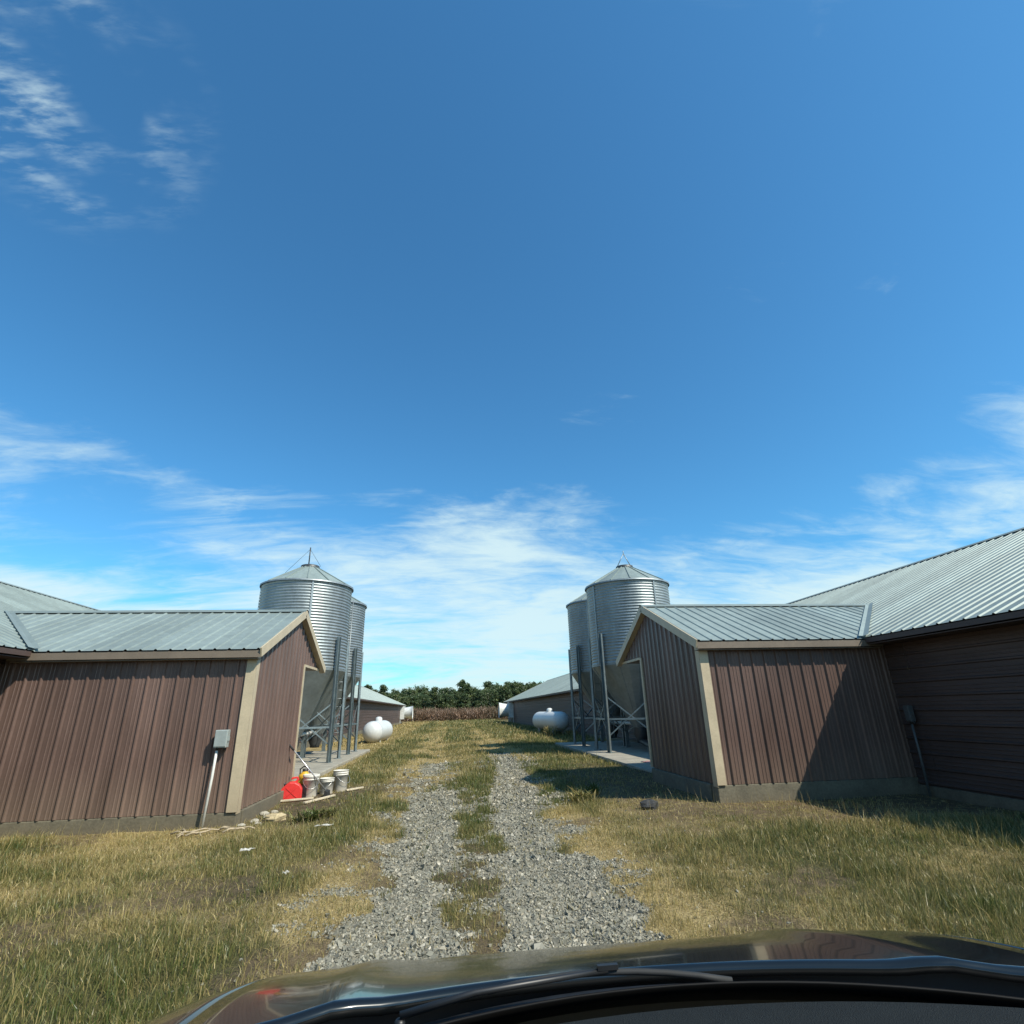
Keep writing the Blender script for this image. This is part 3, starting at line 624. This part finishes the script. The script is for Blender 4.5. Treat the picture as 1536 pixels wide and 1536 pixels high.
# red gas can
z0 = gz1(-3.12, 12.3) - .005
T = thing('gas_can', (-3.10, 12.28, z0), 'red plastic gas can with black spout beside the shed wall', 'gas can', None, R(12))
poly = [(-.20, 0), (.19, 0), (.205, .03), (.205, .20), (.15, .28), (.06, .33), (-.04, .335), (-.12, .28), (-.205, .20), (-.21, .03)]
MB().prism(poly, lambda u, v_: (u, -.13, v_), lambda u, v_: (u, .13, v_)).build('body', 'red_plastic', T, bevel=.022)
MB().prism([(-.05, .30), (.09, .30), (.13, .37), (.10, .42), (.0, .415), (-.03, .38), (.0, .37), (.03, .385), (.085, .385), (.09, .37), (.06, .34), (-.05, .335)], lambda u, v_: (u, -.035, v_), lambda u, v_: (u, .035, v_)).build('handle', 'red_plastic', T, bevel=.008)
m = MB().tube([(-.12, 0, .26), (-.165, 0, .33)], .034, 12); m.tube([(-.165, 0, .33), (-.19, 0, .37)], .025, 10); m.build('spout', 'black_plastic', T)
m = MB()
for s in (-1, 1):
    m.bar((-.12, s * .132, .05), (.10, s * .132, .24), .012, .012); m.bar((.12, s * .132, .05), (-.10, s * .132, .24), .012, .014)
m.build('moulded_rib', 'red_plastic', T)
# yellow jug
z0 = gz1(-2.98, 12.72)
T = thing('yellow_jug', (-2.99, 12.80, z0), 'ribbed yellow jug with black handle behind the gas can', 'jug')
MB().lathe([(.001, 0), (.125, 0), (.135, .03), (.135, .16), (.115, .18), (.135, .20), (.135, .28), (.115, .30), (.13, .32), (.12, .39), (.06, .44), (.05, .46), (.001, .46)], 24).build('body', 'yellow_plastic', T)
MB().tube([(-.10, 0, .40), (-.10, -.02, .50), (-.03, -.03, .55), (.07, -.03, .53), (.11, -.01, .42)], .014, 8).build('handle', 'black_plastic', T)
MB().lathe([(.055, .455), (.055, .50), (.001, .505)], 14).build('cap', 'black_plastic', T)
# dark crate behind the can
T = thing('black_crate', (-2.98, 12.52, gz1(-2.98, 12.5)), 'low black crate squeezed behind the gas can', 'crate')
MB().box((0, 0, .012), (.26, .20, .02)).build('base', 'black_plastic', T)
for s in (-1, 1):
    MB().box((0, s * .10, .12), (.28, .016, .22)).build('side', 'black_plastic', T); MB().box((s * .132, 0, .12), (.016, .184, .22)).build('side', 'black_plastic', T)
# floor scraper leaning on the wall
T = thing('floor_scraper', (-2.45, 12.45, gz1(-2.45, 12.45)), 'floor scraper with metal handle and black head leaning across the buckets', 'scraper')
MB().tube([(-.79, -.12, .98), (0, 0, .09)], .013, 10).build('handle', 'alu_handle', T)
MB().tube([(-.80, -.1215, .99), (-.70, -.106, .878)], .018, 10).build('grip', 'black_rubber', T)
MB().prism([(-.03, 0), (.05, 0), (.045, .10), (-.02, .12)], lambda u, v_: (u, -.13, v_), lambda u, v_: (u, .13, v_)).build('head', 'black_rubber', T, bevel=.006)
# boards lying in front
def board(ax, ay, bx_, by_, wd, label):
    za, zb_ = gz1(ax, ay) + .03, gz1(bx_, by_) + .03
    return tag(MB().bar((ax, ay, za), (bx_, by_, zb_), wd, .03).build('wooden_board', 'pale_wood', bevel=.004), label, 'board', 'pale boards lying on the ground by the buckets')
board(-3.38, 11.95, -2.62, 12.12, .05, 'pale board lying right at the foot of the gas can')
board(-2.68, 11.62, -2.28, 12.40, .06, 'pale board lying in front of the short bucket')
board(-2.15, 12.95, -1.85, 13.30, .06, 'pale board lying beyond the tall bucket')

# vines, sticks, stones, litter
def wander(p, d, n, st, wob, zup=.02):
    pts = []; x, y = p; a = d
    for i in range(n):
        pts.append((x, y, gz1(x, y) + zup + .03 * abs(math.sin(i * 1.3)))); a += random.uniform(-wob, wob); x += st * math.cos(a); y += st * math.sin(a)
    return pts
T = thing('dead_vine', (-3.45, 9.1, 0), 'tangle of dead pale vine on the grass below the conduit', 'vine')
for p, d, n in (((-3.9, 9.15), .1, 9), ((-3.85, 9.3), -.5, 8), ((-3.6, 8.9), .3, 8), ((-3.3, 9.25), .05, 6), ((-3.15, 9.0), .7, 6), ((-3.75, 9.0), .9, 6)):
    q = [(a - T.location.x, b_ - T.location.y, c_) for a, b_, c_ in wander(p, d, n, .09, .45, .035)]
    MB().tube(q, [.016 - .0012 * i for i in range(len(q))], 6).build('stem', 'weathered_stick', T)
def rock(x, y, sx, sy, sz, mname, label, name='rock', seed=0, sink=.25):
    rr = random.Random(seed); m = MB(); n, k = 9, 6; vs = []; fs = []
    for i in range(k + 1):
        for j in range(n):
            a = PI * i / k; b_ = 2 * PI * j / n; q = 1 + rr.uniform(-.18, .18); vs.append((sx * q * math.sin(a) * math.cos(b_), sy * q * math.sin(a) * math.sin(b_), sz * q * -math.cos(a)))
    for i in range(k):
        for j in range(n): fs.append((i * n + j, i * n + (j + 1) % n, (i + 1) * n + (j + 1) % n, (i + 1) * n + j))
    o = m.add(vs, fs).build(name, mname, None, (x, y, gz1(x, y) + sz * (1 - 2 * sink))); return tag(o, label, 'rock')
rock(-2.72, 10.0, .17, .12, .07, 'rock_pale', 'flat yellowish stone on bare soil near the shed corner', seed=1)
rock(3.10, 9.04, .15, .12, .09, 'rock_dark', 'dark blackish stone in the grass before the shaded shed', seed=2)
for i, (x, y, s) in enumerate(((-3.02, 9.95, .06), (-2.95, 10.35, .05), (-3.08, 10.6, .07), (-3.0, 10.9, .05), (-3.1, 9.6, .045), (-2.9, 9.75, .04))):
    o = rock(x, y, s * 1.3, s, s * .6, 'rock_white', 'small whitish stone along the sunlit shed gable', seed=10 + i); o['group'] = 'whitish stones along the gable'
def litter(x, y, w_, l_, rz, label, mname='paper_white'):
    k = 6; vs = []; rr = random.Random(int(x * 1000)); 
    for i in range(k + 1):
        for j in range(3): vs.append(((i / k - .5) * l_, (j / 2 - .5) * w_ * (1 + .2 * rr.random()), .022 + .025 * rr.random()))
    fs = [(i * 3 + j, (i + 1) * 3 + j, (i + 1) * 3 + j + 1, i * 3 + j + 1) for i in range(k) for j in range(2)]
    o = MB().add(vs, fs).build('litter_scrap', mname, None, (x, y, gz1(x, y) + .03)); o.rotation_euler.z = rz
    sm = o.modifiers.new('thickness', 'SOLIDIFY'); sm.thickness = .006; return tag(o, label, 'litter')
litter(-1.76, 8.96, .05, .26, .25, 'long white scrap lying by the dark weeds')
litter(-2.37, 7.67, .06, .16, .1, 'pale flattened scrap in the grass')
litter(-1.60, 6.47, .03, .05, .9, 'tiny white scrap in the green grass')
def weed(x, y, h, n, dmean, spread, label, group=None):
    q = np.random.default_rng(int(abs(x) * 100 + y * 10)); V = []; dr = []; ti = []; zz = gz1(x, y)
    for k in range(n):
        a = q.uniform(0, 6.28); l = h * q.uniform(.5, 1.1); b0 = Vector((q.normal() * spread * .3, q.normal() * spread * .3, 0)); d = Vector((math.cos(a), math.sin(a), 0)); e = q.uniform(.2, 1.0); sd_ = Vector((-d.y, d.x, 0)) * q.uniform(.008, .020) * (1 + h)
        m1 = b0 + d * (spread * e * .4) + Vector((0, 0, l * .6)); t1 = b0 + d * (spread * e) + Vector((0, 0, l * q.uniform(.6, 1.0)))
        V += [b0 - sd_ * .4, b0 + sd_ * .4, m1 + sd_, m1 - sd_, m1 - sd_, m1 + sd_, t1 + sd_ * .1, t1 - sd_ * .1]; dd = float(np.clip(q.normal(dmean, .15), 0, 1)); dr += [dd] * 8; ti += [q.uniform(.6, 1.2)] * 8
    o = npmesh('weed', [tuple(v_) for v_ in V], np.arange(len(V)).reshape(-1, 4), 'grass_blade', None, {'dry': dr, 'tint': ti}); o.location = (x, y, zz); return tag(o, label, 'weed', group)
weed(-2.15, 9.75, .22, 70, .15, .30, 'dark green weed clump on the bare soil near the yellowish stone')
weed(-1.95, 10.15, .16, 50, .35, .28, 'low olive weed clump beside the dark green one')
weed(2.75, 11.1, .26, 40, .05, .22, 'bright green weed standing against the shed shadow')
weed(2.3, 10.2, .25, 90, .55, .30, 'tall straw tuft at the edge of the shed shadow')
weed(6.0, 34.2, .7, 80, .75, .5, 'brown dry weeds standing at the end of the propane tank')
weed(7.2, 33.6, .5, 60, .8, .5, 'low brown weeds in front of the propane tank legs')
# things on the shaded pad
T = thing('feed_sack', (5.75, 15.4, .10), 'red and white empty sack lying on the concrete pad', 'sack', None, R(8))
vs = []; rr = random.Random(4)
for i in range(13):
    for j in range(7): vs.append(((i / 12 - .5) * .95, (j / 6 - .5) * .55 * (1 + .12 * rr.random()), .015 + .07 * rr.random() * math.sin(PI * (i + .5) / 13) * math.sin(PI * (j + .5) / 7)))
o = MB().add(vs, [(i * 7 + j, (i + 1) * 7 + j, (i + 1) * 7 + j + 1, i * 7 + j + 1) for i in range(12) for j in range(6)], True).build('sack_cloth', 'sack_red', T); o.modifiers.new('t', 'SOLIDIFY').thickness = .012
T = thing('white_jug', (5.62, 14.25, .10), 'white plastic jug standing on the pad by the shaded gable', 'jug', None, .3)
MB().box((0, 0, .14), (.36, .24, .28)).build('body', 'white_plastic', T, bevel=.035)
MB().lathe([(.05, .27), (.05, .34), (.001, .345)], 14, c=(-.10, 0, 0)).build('cap', 'black_plastic', T)
MB().tube([(-.02, 0, .27), (.0, 0, .35), (.11, 0, .35), (.14, 0, .27)], .016, 8).build('handle', 'white_plastic', T)

# ---------------------------------------------------------------- car: bonnet, wings, cowl, wipers, dashboard
CX = 0.40
CAR = thing('car', (CX, 1.3, 0), 'black car seen from its dashboard over the glossy bonnet', 'car', None, 0)
def hz(u, d):
    z = 1.012 - .158 * d - .163 * d * d - .06 * max(0, d - .62) ** 2 * 6
    a = abs(u); z -= .012 * (a / .85) ** 2.6
    if a > .84: z -= .5 * (a - .84) ** 1.7
    z += .010 * math.exp(-((a - .60) / .06) ** 2)          # raised crease
    return z
def rear(u): return -.30 * (abs(u + .06) / 1.0) ** 2 + .04      # sweep of the rear edge
def patch(us, ds, name, mname, skirt=False):
    vs = []; fs = []; n = len(us)
    for d in ds:
        for u in us:
            dd = rear(u) + d * (1.06 - .22 * (abs(u) / 1.05) ** 3 - rear(u)); vs.append((u * (1 - .07 * max(0, d - .3)), dd, hz(u, dd)))
    for i in range(len(ds) - 1):
        for j in range(n - 1): fs.append((i * n + j, i * n + j + 1, (i + 1) * n + j + 1, (i + 1) * n + j))
    o = MB().add(vs, fs, True).build(name, mname, CAR); s = o.modifiers.new('t', 'SOLIDIFY'); s.thickness = .02; s.offset = -1; return o
ds = list(np.linspace(0, 1, 30))
patch(list(np.linspace(-.865, .865, 41)), ds, 'bonnet', 'car_paint')
patch(list(np.linspace(-1.16, -.872, 12)), ds, 'wing', 'car_paint'); patch(list(np.linspace(.872, 1.16, 12)), ds, 'wing', 'car_paint')
# sides, nose and wheels
for s in (-1, 1):
    m = MB(); prof = [rear(1.16) + q * (1.06 - .22 - rear(1.16)) for q in np.linspace(0, 1, 12)]
    vs = [(s * 1.16 * (1 - .07 * max(0, i / 11 - .3)), d, hz(1.16, d) - .005) for i, d in enumerate(prof)] + [(s * 1.15 * (1 - .07 * max(0, i / 11 - .3)), d, .66) for i, d in enumerate(prof)]
    m.add(vs, [(i, i + 1, 13 + i, 12 + i) for i in range(11)]).build('wing_side', 'car_paint', CAR)
    W_ = bpy.data.objects.new('wheel', MB().lathe([(.21, -.10), (.33, -.11), (.345, -.06), (.345, .06), (.33, .11), (.21, .10)], 28, m=Matrix.Rotation(PI / 2, 3, 'Y')).mesh('tyre', 'tyre')); COL.objects.link(W_); W_.parent = CAR; W_.location = (s * 1.0, .28, .335)
    MB().lathe([(.22, .09), (.20, .06), (.06, .05), (.001, .06)], 20, m=Matrix.Rotation(s * PI / 2, 3, 'Y')).build('rim', 'alloy', W_)
us = np.linspace(-1.12, 1.12, 25); vs = []; fs = []
for r_, (off, zz) in enumerate(((-.02, None), (.05, .58), (.07, .40), (.0, .24))):
    for u in us:
        d = 1.06 - .22 * (abs(u) / 1.05) ** 3; vs.append((u * .95, d + off, hz(u, d) - .025 if zz is None else zz))
for i in range(3):
    for j in range(24): fs.append((i * 25 + j, i * 25 + j + 1, (i + 1) * 25 + j + 1, (i + 1) * 25 + j))
MB().add(vs, fs, True).build('bumper', 'car_paint', CAR)
# cowl under the wipers, black band of the windscreen, dashboard
def strip(rows, name, mname, thick=.006, n=33, half=.98):
    vs = []; fs = []; us = np.linspace(-half, half, n)
    for (off, z, k) in rows:
        for u in us: vs.append((u, rear(u) + off, z - k * (u / .9) ** 2))
    for i in range(len(rows) - 1):
        for j in range(n - 1): fs.append((i * n + j, i * n + j + 1, (i + 1) * n + j + 1, (i + 1) * n + j))
    o = MB().add(vs, fs, True).build(name, mname, CAR); s = o.modifiers.new('t', 'SOLIDIFY'); s.thickness = thick; return o
strip([(.20, .55, .05), (.12, .88, .05), (.03, .955, .05), (-.03, .985, .05), (-.075, .992, .05), (-.10, 1.005, .05), (-.172, 1.026, .05)], 'cowl', 'car_trim')
strip([(-.150, 1.012, .05), (-.245, 1.072, .04)], 'windscreen_band', 'frit_black', .004)
strip([(-.16, .93, .03), (-.30, 1.05, .02), (-.36, 1.082, .01), (-.55, 1.095, .0), (-.80, 1.09, .0), (-.95, 1.03, 0)], 'dashboard', 'dash_plastic', .01)
vs = []; us = np.linspace(-1.0, 1.0, 41)
for off, dz in ((.035, -.022), (.04, -.40)):
    for u in us: vs.append((u, rear(u) + off, hz(u, rear(u) + off) + dz))
MB().add(vs, [(j, j + 1, 42 + j, 41 + j) for j in range(40)], True).build('bonnet_seal', 'black_rubber', CAR)
def wiper(u0, u1, uw):
    def q(u, off, h): return (u, rear(u) + off, 1.003 - .05 * (u / .9) ** 2 + h)
    Wp = bpy.data.objects.new('wiper', MB().tube([q(u0, -.055, .02), q(u0 + (u1 - u0) * .35, -.075, .034), q(u1, -.10, .045)], [.007, .006, .0045], 8).mesh('arm', 'car_trim')); COL.objects.link(Wp); Wp.parent = CAR
    MB().lathe([(.010, 0), (.010, .012), (.006, .016), (.001, .017)], 12, c=q(u0, -.055, .0)).build('pivot_cap', 'car_trim', Wp)
    a = np.linspace(u1 - uw, u1 + uw, 9); MB().tube([q(u, -.095 - .03 * ((u - u1) / uw), .028 + .012 * (1 - ((u - u1) / uw) ** 2)) for u in a], .0055, 6).build('blade', 'black_rubber', Wp)
    MB().box(q(u1, -.10, .05), (.04, .010, .008)).build('clip', 'car_trim', Wp)
wiper(-.48, -.09, .23)

# ---------------------------------------------------------------- trees beyond the field
def make_tree(seed, h, wd, pine):
    r = np.random.default_rng(seed); T = thing('pine_tree' if pine else 'broadleaf_tree', (0, 0, 0), '', 'tree', 'trees of the wood beyond the field')
    m = MB(); hh = h * (.82 if pine else .6); pts = [(r.normal() * .06 * i, r.normal() * .06 * i, hh * i / 5) for i in range(6)]
    m.tube(pts, [.22 - .03 * i for i in range(6)], 8)
    for k in range(9):
        z = h * r.uniform(.25, .7); a = r.uniform(0, 6.28); l = wd * r.uniform(.25, .42); m.tube([(0, 0, z), (l * .5 * math.cos(a), l * .5 * math.sin(a), z + l * .3), (l * math.cos(a), l * math.sin(a), z + l * .45)], [.07, .045, .015], 5)
    m.build('trunk', 'bark', T)
    cen = []; nc = 120
    for k in range(nc):
        f = r.uniform(.06, 1) ** .9; z = h * f * .93
        rad = wd / 2 * (min(1.0, (1.22 - f) * 1.15) if pine else math.sqrt(max(.03, 1 - ((f - .55) / .5) ** 2))); a = r.uniform(0, 6.28); q = rad * math.sqrt(r.uniform(.1, 1)); cen.append((q * math.cos(a), q * math.sin(a), z, r.uniform(.30, .62) * wd / 5, r.uniform(.75, 1.35), r.uniform(0, .9)))
    V = []; dr = []; ti = []; per = 60
    for cx, cy, cz, s, tt, dd in cen:
        p = r.normal(size=(per, 3)) * .62 * s * np.array([1, 1, .7]) + (cx, cy, cz); a = r.normal(size=(per, 3)); a /= np.linalg.norm(a, axis=1)[:, None]; b_ = np.cross(a, r.normal(size=(per, 3))); b_ /= np.linalg.norm(b_, axis=1)[:, None]
        sz = r.uniform(.07, .17, (per, 1)); q = np.stack([p - a * sz - b_ * sz * .6, p + a * sz - b_ * sz * .6, p + a * sz * .7 + b_ * sz * .6, p - a * sz * .7 + b_ * sz * .6], 1); V.append(q.reshape(-1, 3)); u = r.uniform(.75, 1.25, per) * tt; ti.append(np.repeat(u, 4)); dr.append(np.full(per * 4, dd))
    V = np.concatenate(V); F_ = np.arange(len(V)).reshape(-1, 4); npmesh('crown', V, F_, 'tree_leaf', T, {'dry': np.concatenate(dr), 'tint': np.concatenate(ti)})
    return T
protos = [make_tree(11, 8.0, 4.6, True), make_tree(12, 7.4, 5.2, False), make_tree(13, 8.6, 4.4, True), make_tree(14, 6.8, 5.0, False), make_tree(15, 7.6, 5.4, False)]
TL = {True: 'dark green pine in the wood beyond the dry brush', False: 'rounded leafy tree in the wood beyond the dry brush'}
used = set(); rr = random.Random(3)
for row, (yy, stp, sc) in enumerate(((131, 2.5, .74), (136, 2.7, .84), (142, 2.9, .93), (150, 3.0, 1.02))):
    x = -27 + row * 1.1
    while x < 40:
        k = rr.randrange(5); pt = protos[k]; o = pt if k not in used else copy_tree(pt); used.add(k)
        s = sc * rr.uniform(.80, 1.14) * (1.12 if 12 < x < 24 else 1.0)
        o.location = (x + rr.uniform(-.8, .8), yy + rr.uniform(-2, 2), 0); o.rotation_euler.z = rr.uniform(0, 6.28); o.scale = (s, s, s); o['label'] = TL[o.name.startswith('pine')]
        x += stp * rr.uniform(.8, 1.2)
# dry brush in front of the wood
n = 80000; r = np.random.default_rng(5)
bx_ = r.uniform(-32, 36, n); by_ = 99 + r.uniform(0, 1, n) ** 1.5 * 16; hh = (1.7 + 1.3 * fbm(bx_, by_, .5, 31)) * r.uniform(.15, 1, n) ** .6
base = np.stack([bx_, by_, hh * r.uniform(.35, .95, n)], 1); d = np.stack([r.normal(size=n) * .35, r.normal(size=n) * .35, r.uniform(.3, 1, n)], 1); d /= np.linalg.norm(d, axis=1)[:, None]
sd_ = np.stack([r.normal(size=n), r.normal(size=n), r.normal(size=n) * .3], 1); sd_ /= np.linalg.norm(sd_, axis=1)[:, None]; ln = r.uniform(.15, .45, (n, 1)); wd = r.uniform(.02, .07, (n, 1))
V = np.stack([base - d * ln - sd_ * wd, base - d * ln + sd_ * wd, base + d * ln], 1).reshape(-1, 3)
dr = np.clip(fbm(bx_, by_, .6, 8) * 1.3 - .15 + r.normal(size=n) * .15, 0, 1); ti = r.uniform(.6, 1.3, n)
o = npmesh('dry_brush', V, np.arange(3 * n).reshape(-1, 3), 'brush_leaf', None, {'dry': np.repeat(dr, 3), 'tint': np.repeat(ti, 3)}); tag(o, 'band of reddish brown dry brush before the wood', 'brush', kind='stuff')

# ---------------------------------------------------------------- gravel stones
def blocked(x, y):
    b = (x < -3.2) & (y > 9.58) & (y < 13) | (x > 4.3) & (y > 9.2) & (y < 12.6) | (x < -7.0) | (x > 7.8)
    b |= (x > -7.05) & (x < -3.35) & (y > 12.95) & (y < 25.5) | (x > 4.75) & (x < 7.9) & (y > 12.4) & (y < 25.8)
    return b
r = np.random.default_rng(21)
def cand(x0, x1, y0, y1, dens):
    n = int((x1 - x0) * (y1 - y0) * dens); return r.uniform(x0, x1, n), r.uniform(y0, y1, n)
PX = []; PY = []; PS = []
for (y0, y1, dens, s) in ((3.2, 6.5, 5200, .0080), (6.5, 10, 2600, .0100), (10, 24, 700, .0155)):
    x, y = cand(-2.2, 3.2, y0, y1, dens); g, d_, so_ = masks(x, y); keep = (r.uniform(0, 1, len(x)) < np.clip(g * 1.0 - .12, .003, .78)) & ~blocked(x, y); PX.append(x[keep]); PY.append(y[keep]); PS.append(np.full(keep.sum(), s))
x = np.concatenate(PX); y = np.concatenate(PY); s = np.concatenate(PS) * np.exp(r.normal(size=len(x)) * .38); n = len(x)
cube = np.array([(a, b_, c_) for a in (-1, 1) for b_ in (-1, 1) for c_ in (-1, 1)], float); cf = np.array([(0, 1, 3, 2), (4, 6, 7, 5), (0, 4, 5, 1), (2, 3, 7, 6), (0, 2, 6, 4), (1, 5, 7, 3)])
V = cube[None] * r.uniform(.45, 1.05, (n, 8, 1)) + r.normal(size=(n, 8, 3)) * .15; V = V * np.stack([s * r.uniform(.8, 1.4, n), s, s * r.uniform(.35, .75, n)], 1)[:, None]
ax = r.normal(size=(n, 3)); ax[:, 2] += 1.2; ax /= np.linalg.norm(ax, axis=1)[:, None]; an = r.uniform(0, 6.28, n)[:, None, None]; k_ = ax[:, None]
V = V * np.cos(an) + np.cross(np.broadcast_to(k_, V.shape), V) * np.sin(an) + k_ * (V * k_).sum(-1, keepdims=True) * (1 - np.cos(an))
V = V + np.stack([x, y, gz(x, y) + s * .25], 1)[:, None]; F_ = (cf[None] + (np.arange(n) * 8)[:, None, None]).reshape(-1, 4)
o = npmesh('gravel', V.reshape(-1, 3), F_, 'stone', None, {'dry': np.repeat(np.clip(r.beta(2, 2.6, n), 0, 1), 8), 'tint': np.repeat(r.uniform(.65, 1.2, n), 8)}); tag(o, 'crushed grey gravel of the two wheel tracks', 'gravel', kind='stuff')
print('stones', n)

# ---------------------------------------------------------------- grass
def blades(x, y, h, wd, lean, dry, tint):
    n = len(x); a = r.uniform(0, 6.28, n); la = r.uniform(0, 6.28, n); ln = lean * r.uniform(.2, 1.2, n)
    z = gz(x, y) - .01; b0 = np.stack([x, y, z], 1); sd_ = np.stack([np.cos(a), np.sin(a), np.zeros(n)], 1) * wd[:, None]; ld = np.stack([np.cos(la), np.sin(la), np.zeros(n)], 1) * (h * ln)[:, None]
    up = np.zeros((n, 3)); up[:, 2] = h * np.sqrt(np.clip(1 - (ln * .8) ** 2, .08, 1))
    mid = b0 + up * .6 + ld * .35; tip = b0 + up + ld
    V = np.stack([b0 - sd_, b0 + sd_, mid + sd_ * .75, mid - sd_ * .75, tip], 1)
    k = (np.arange(n) * 5)[:, None]; T3 = np.concatenate([k + [0, 1, 2], k + [0, 2, 3], k + [3, 2, 4]], 0); return V.reshape(-1, 3), T3, np.repeat(dry, 5), np.repeat(tint, 5)
PX, PY, PH, PW_, PD, PL = [], [], [], [], [], []
for (x0, x1, y0, y1, dens, hs, ws) in ((-7, 7, 2.4, 5.5, 4200, .070, .0022), (-9, 9, 5.5, 9.7, 2600, .072, .0030), (-4.5, 5.5, 9.7, 16, 1200, .08, .0045), (-5, 7.8, 16, 30, 400, .09, .008), (-6.9, 7.8, 30, 60, 110, .13, .018), (-14, 16, 60, 102, 32, .16, .04)):
    x, y = cand(x0, x1, y0, y1, dens); g, d_, so_ = masks(x, y); n4 = fbm(x, y, 2.6, 77); clump = fbm(x, y, 7.0, 91, 2)
    p = (.05 * sst(n4, .4, .6) + .95 * (1 - g) ** 1.5) * (1 - .94 * so_ * sst(n4, .15, .45)) * (.35 + .75 * sst(clump, .3, .6)) + .015
    vis = np.abs(x - .12 * y) < y * 1.12 + .8
    keep = (r.uniform(0, 1, len(x)) < p) & ~blocked(x, y) & vis & ~((np.abs(x - CX) < 1.0) & (y < 2.7)); x, y, d_, g, so_ = x[keep], y[keep], d_[keep], g[keep], so_[keep]; n = len(x)
    dd = np.clip(d_ + r.normal(size=n) * .22 + (fbm(x, y, 4.5, 83) - .5) * .5, 0, 1); hg = hs * np.exp(r.normal(size=n) * .35) * (.35 + .7 * fbm(x, y, .8, 55) + .75 * sst(fbm(x, y, 3.1, 57), .35, .7)) * (1 - .45 * g) * (1 - .4 * sst(d_, .45, .9)) * (1 - .45 * so_)
    lean = .55 + .4 * sst(d_, .4, .8); PX.append(x); PY.append(y); PH.append(hg); PW_.append(ws * r.uniform(.6, 1.4, n)); PD.append(dd); PL.append(lean)
x, y = cand(-2.0, 3.0, 3.2, 16, 150); g, d_, so_ = masks(x, y); n4 = fbm(x, y, 2.2, 41); keep = (g > .3) & (r.uniform(0, 1, len(x)) < sst(n4, .40, .62)) & ~((np.abs(x - CX) < 1.0) & (y < 2.7)); x, y = x[keep], y[keep]; n = len(x)
PX.append(x); PY.append(y); PH.append(r.uniform(.03, .075, n)); PW_.append(np.full(n, .0022) * (1 + y / 9)); PD.append(np.clip(r.normal(.85, .12, n), 0, 1)); PL.append(np.full(n, 1.0))
for (y0, y1, dens) in ((2.6, 6, 1100), (6, 10, 650), (10, 16, 260)):      # dead thatch lying on the ground
    x, y = cand(-7, 7, y0, y1, dens); g, d_, so_ = masks(x, y); n4 = fbm(x, y, 1.7, 43); keep = (g < .5) & (r.uniform(0, 1, len(x)) < .25 + .75 * sst(n4, .38, .6)) & ~blocked(x, y) & ~((np.abs(x - CX) < 1.1) & (y < 2.8)); x, y = x[keep], y[keep]; n = len(x)
    PX.append(x); PY.append(y); PH.append(r.uniform(.03, .09, n)); PW_.append(np.full(n, .0018) * (1 + y / 7)); PD.append(np.clip(r.normal(.72, .2, n), 0, 1)); PL.append(np.full(n, 1.1))
# taller stalks
x, y = cand(-6, 6, 2.6, 9.5, 22); g, d_, so_ = masks(x, y); keep = (g < .2) & ~blocked(x, y) & ~((np.abs(x - CX) < 1.1) & (y < 2.9)); x, y = x[keep], y[keep]; n = len(x)
PX.append(x); PY.append(y); PH.append(r.uniform(.14, .30, n)); PW_.append(np.full(n, .0022)); PD.append(np.clip(r.normal(.8, .15, n), 0, 1)); PL.append(np.full(n, .35))
x, y, h_, w_, d_, l_ = (np.concatenate(q) for q in (PX, PY, PH, PW_, PD, PL)); V, T3, da, ta = blades(x, y, h_, w_, l_, d_, r.uniform(.72, 1.25, len(x)))
o = npmesh('grass', V, T3, 'grass_blade', None, {'dry': da, 'tint': ta}); tag(o, 'patchy green and straw coloured grass of the yard', 'grass', kind='stuff')
print('blades', len(x), 'tris', len(T3))
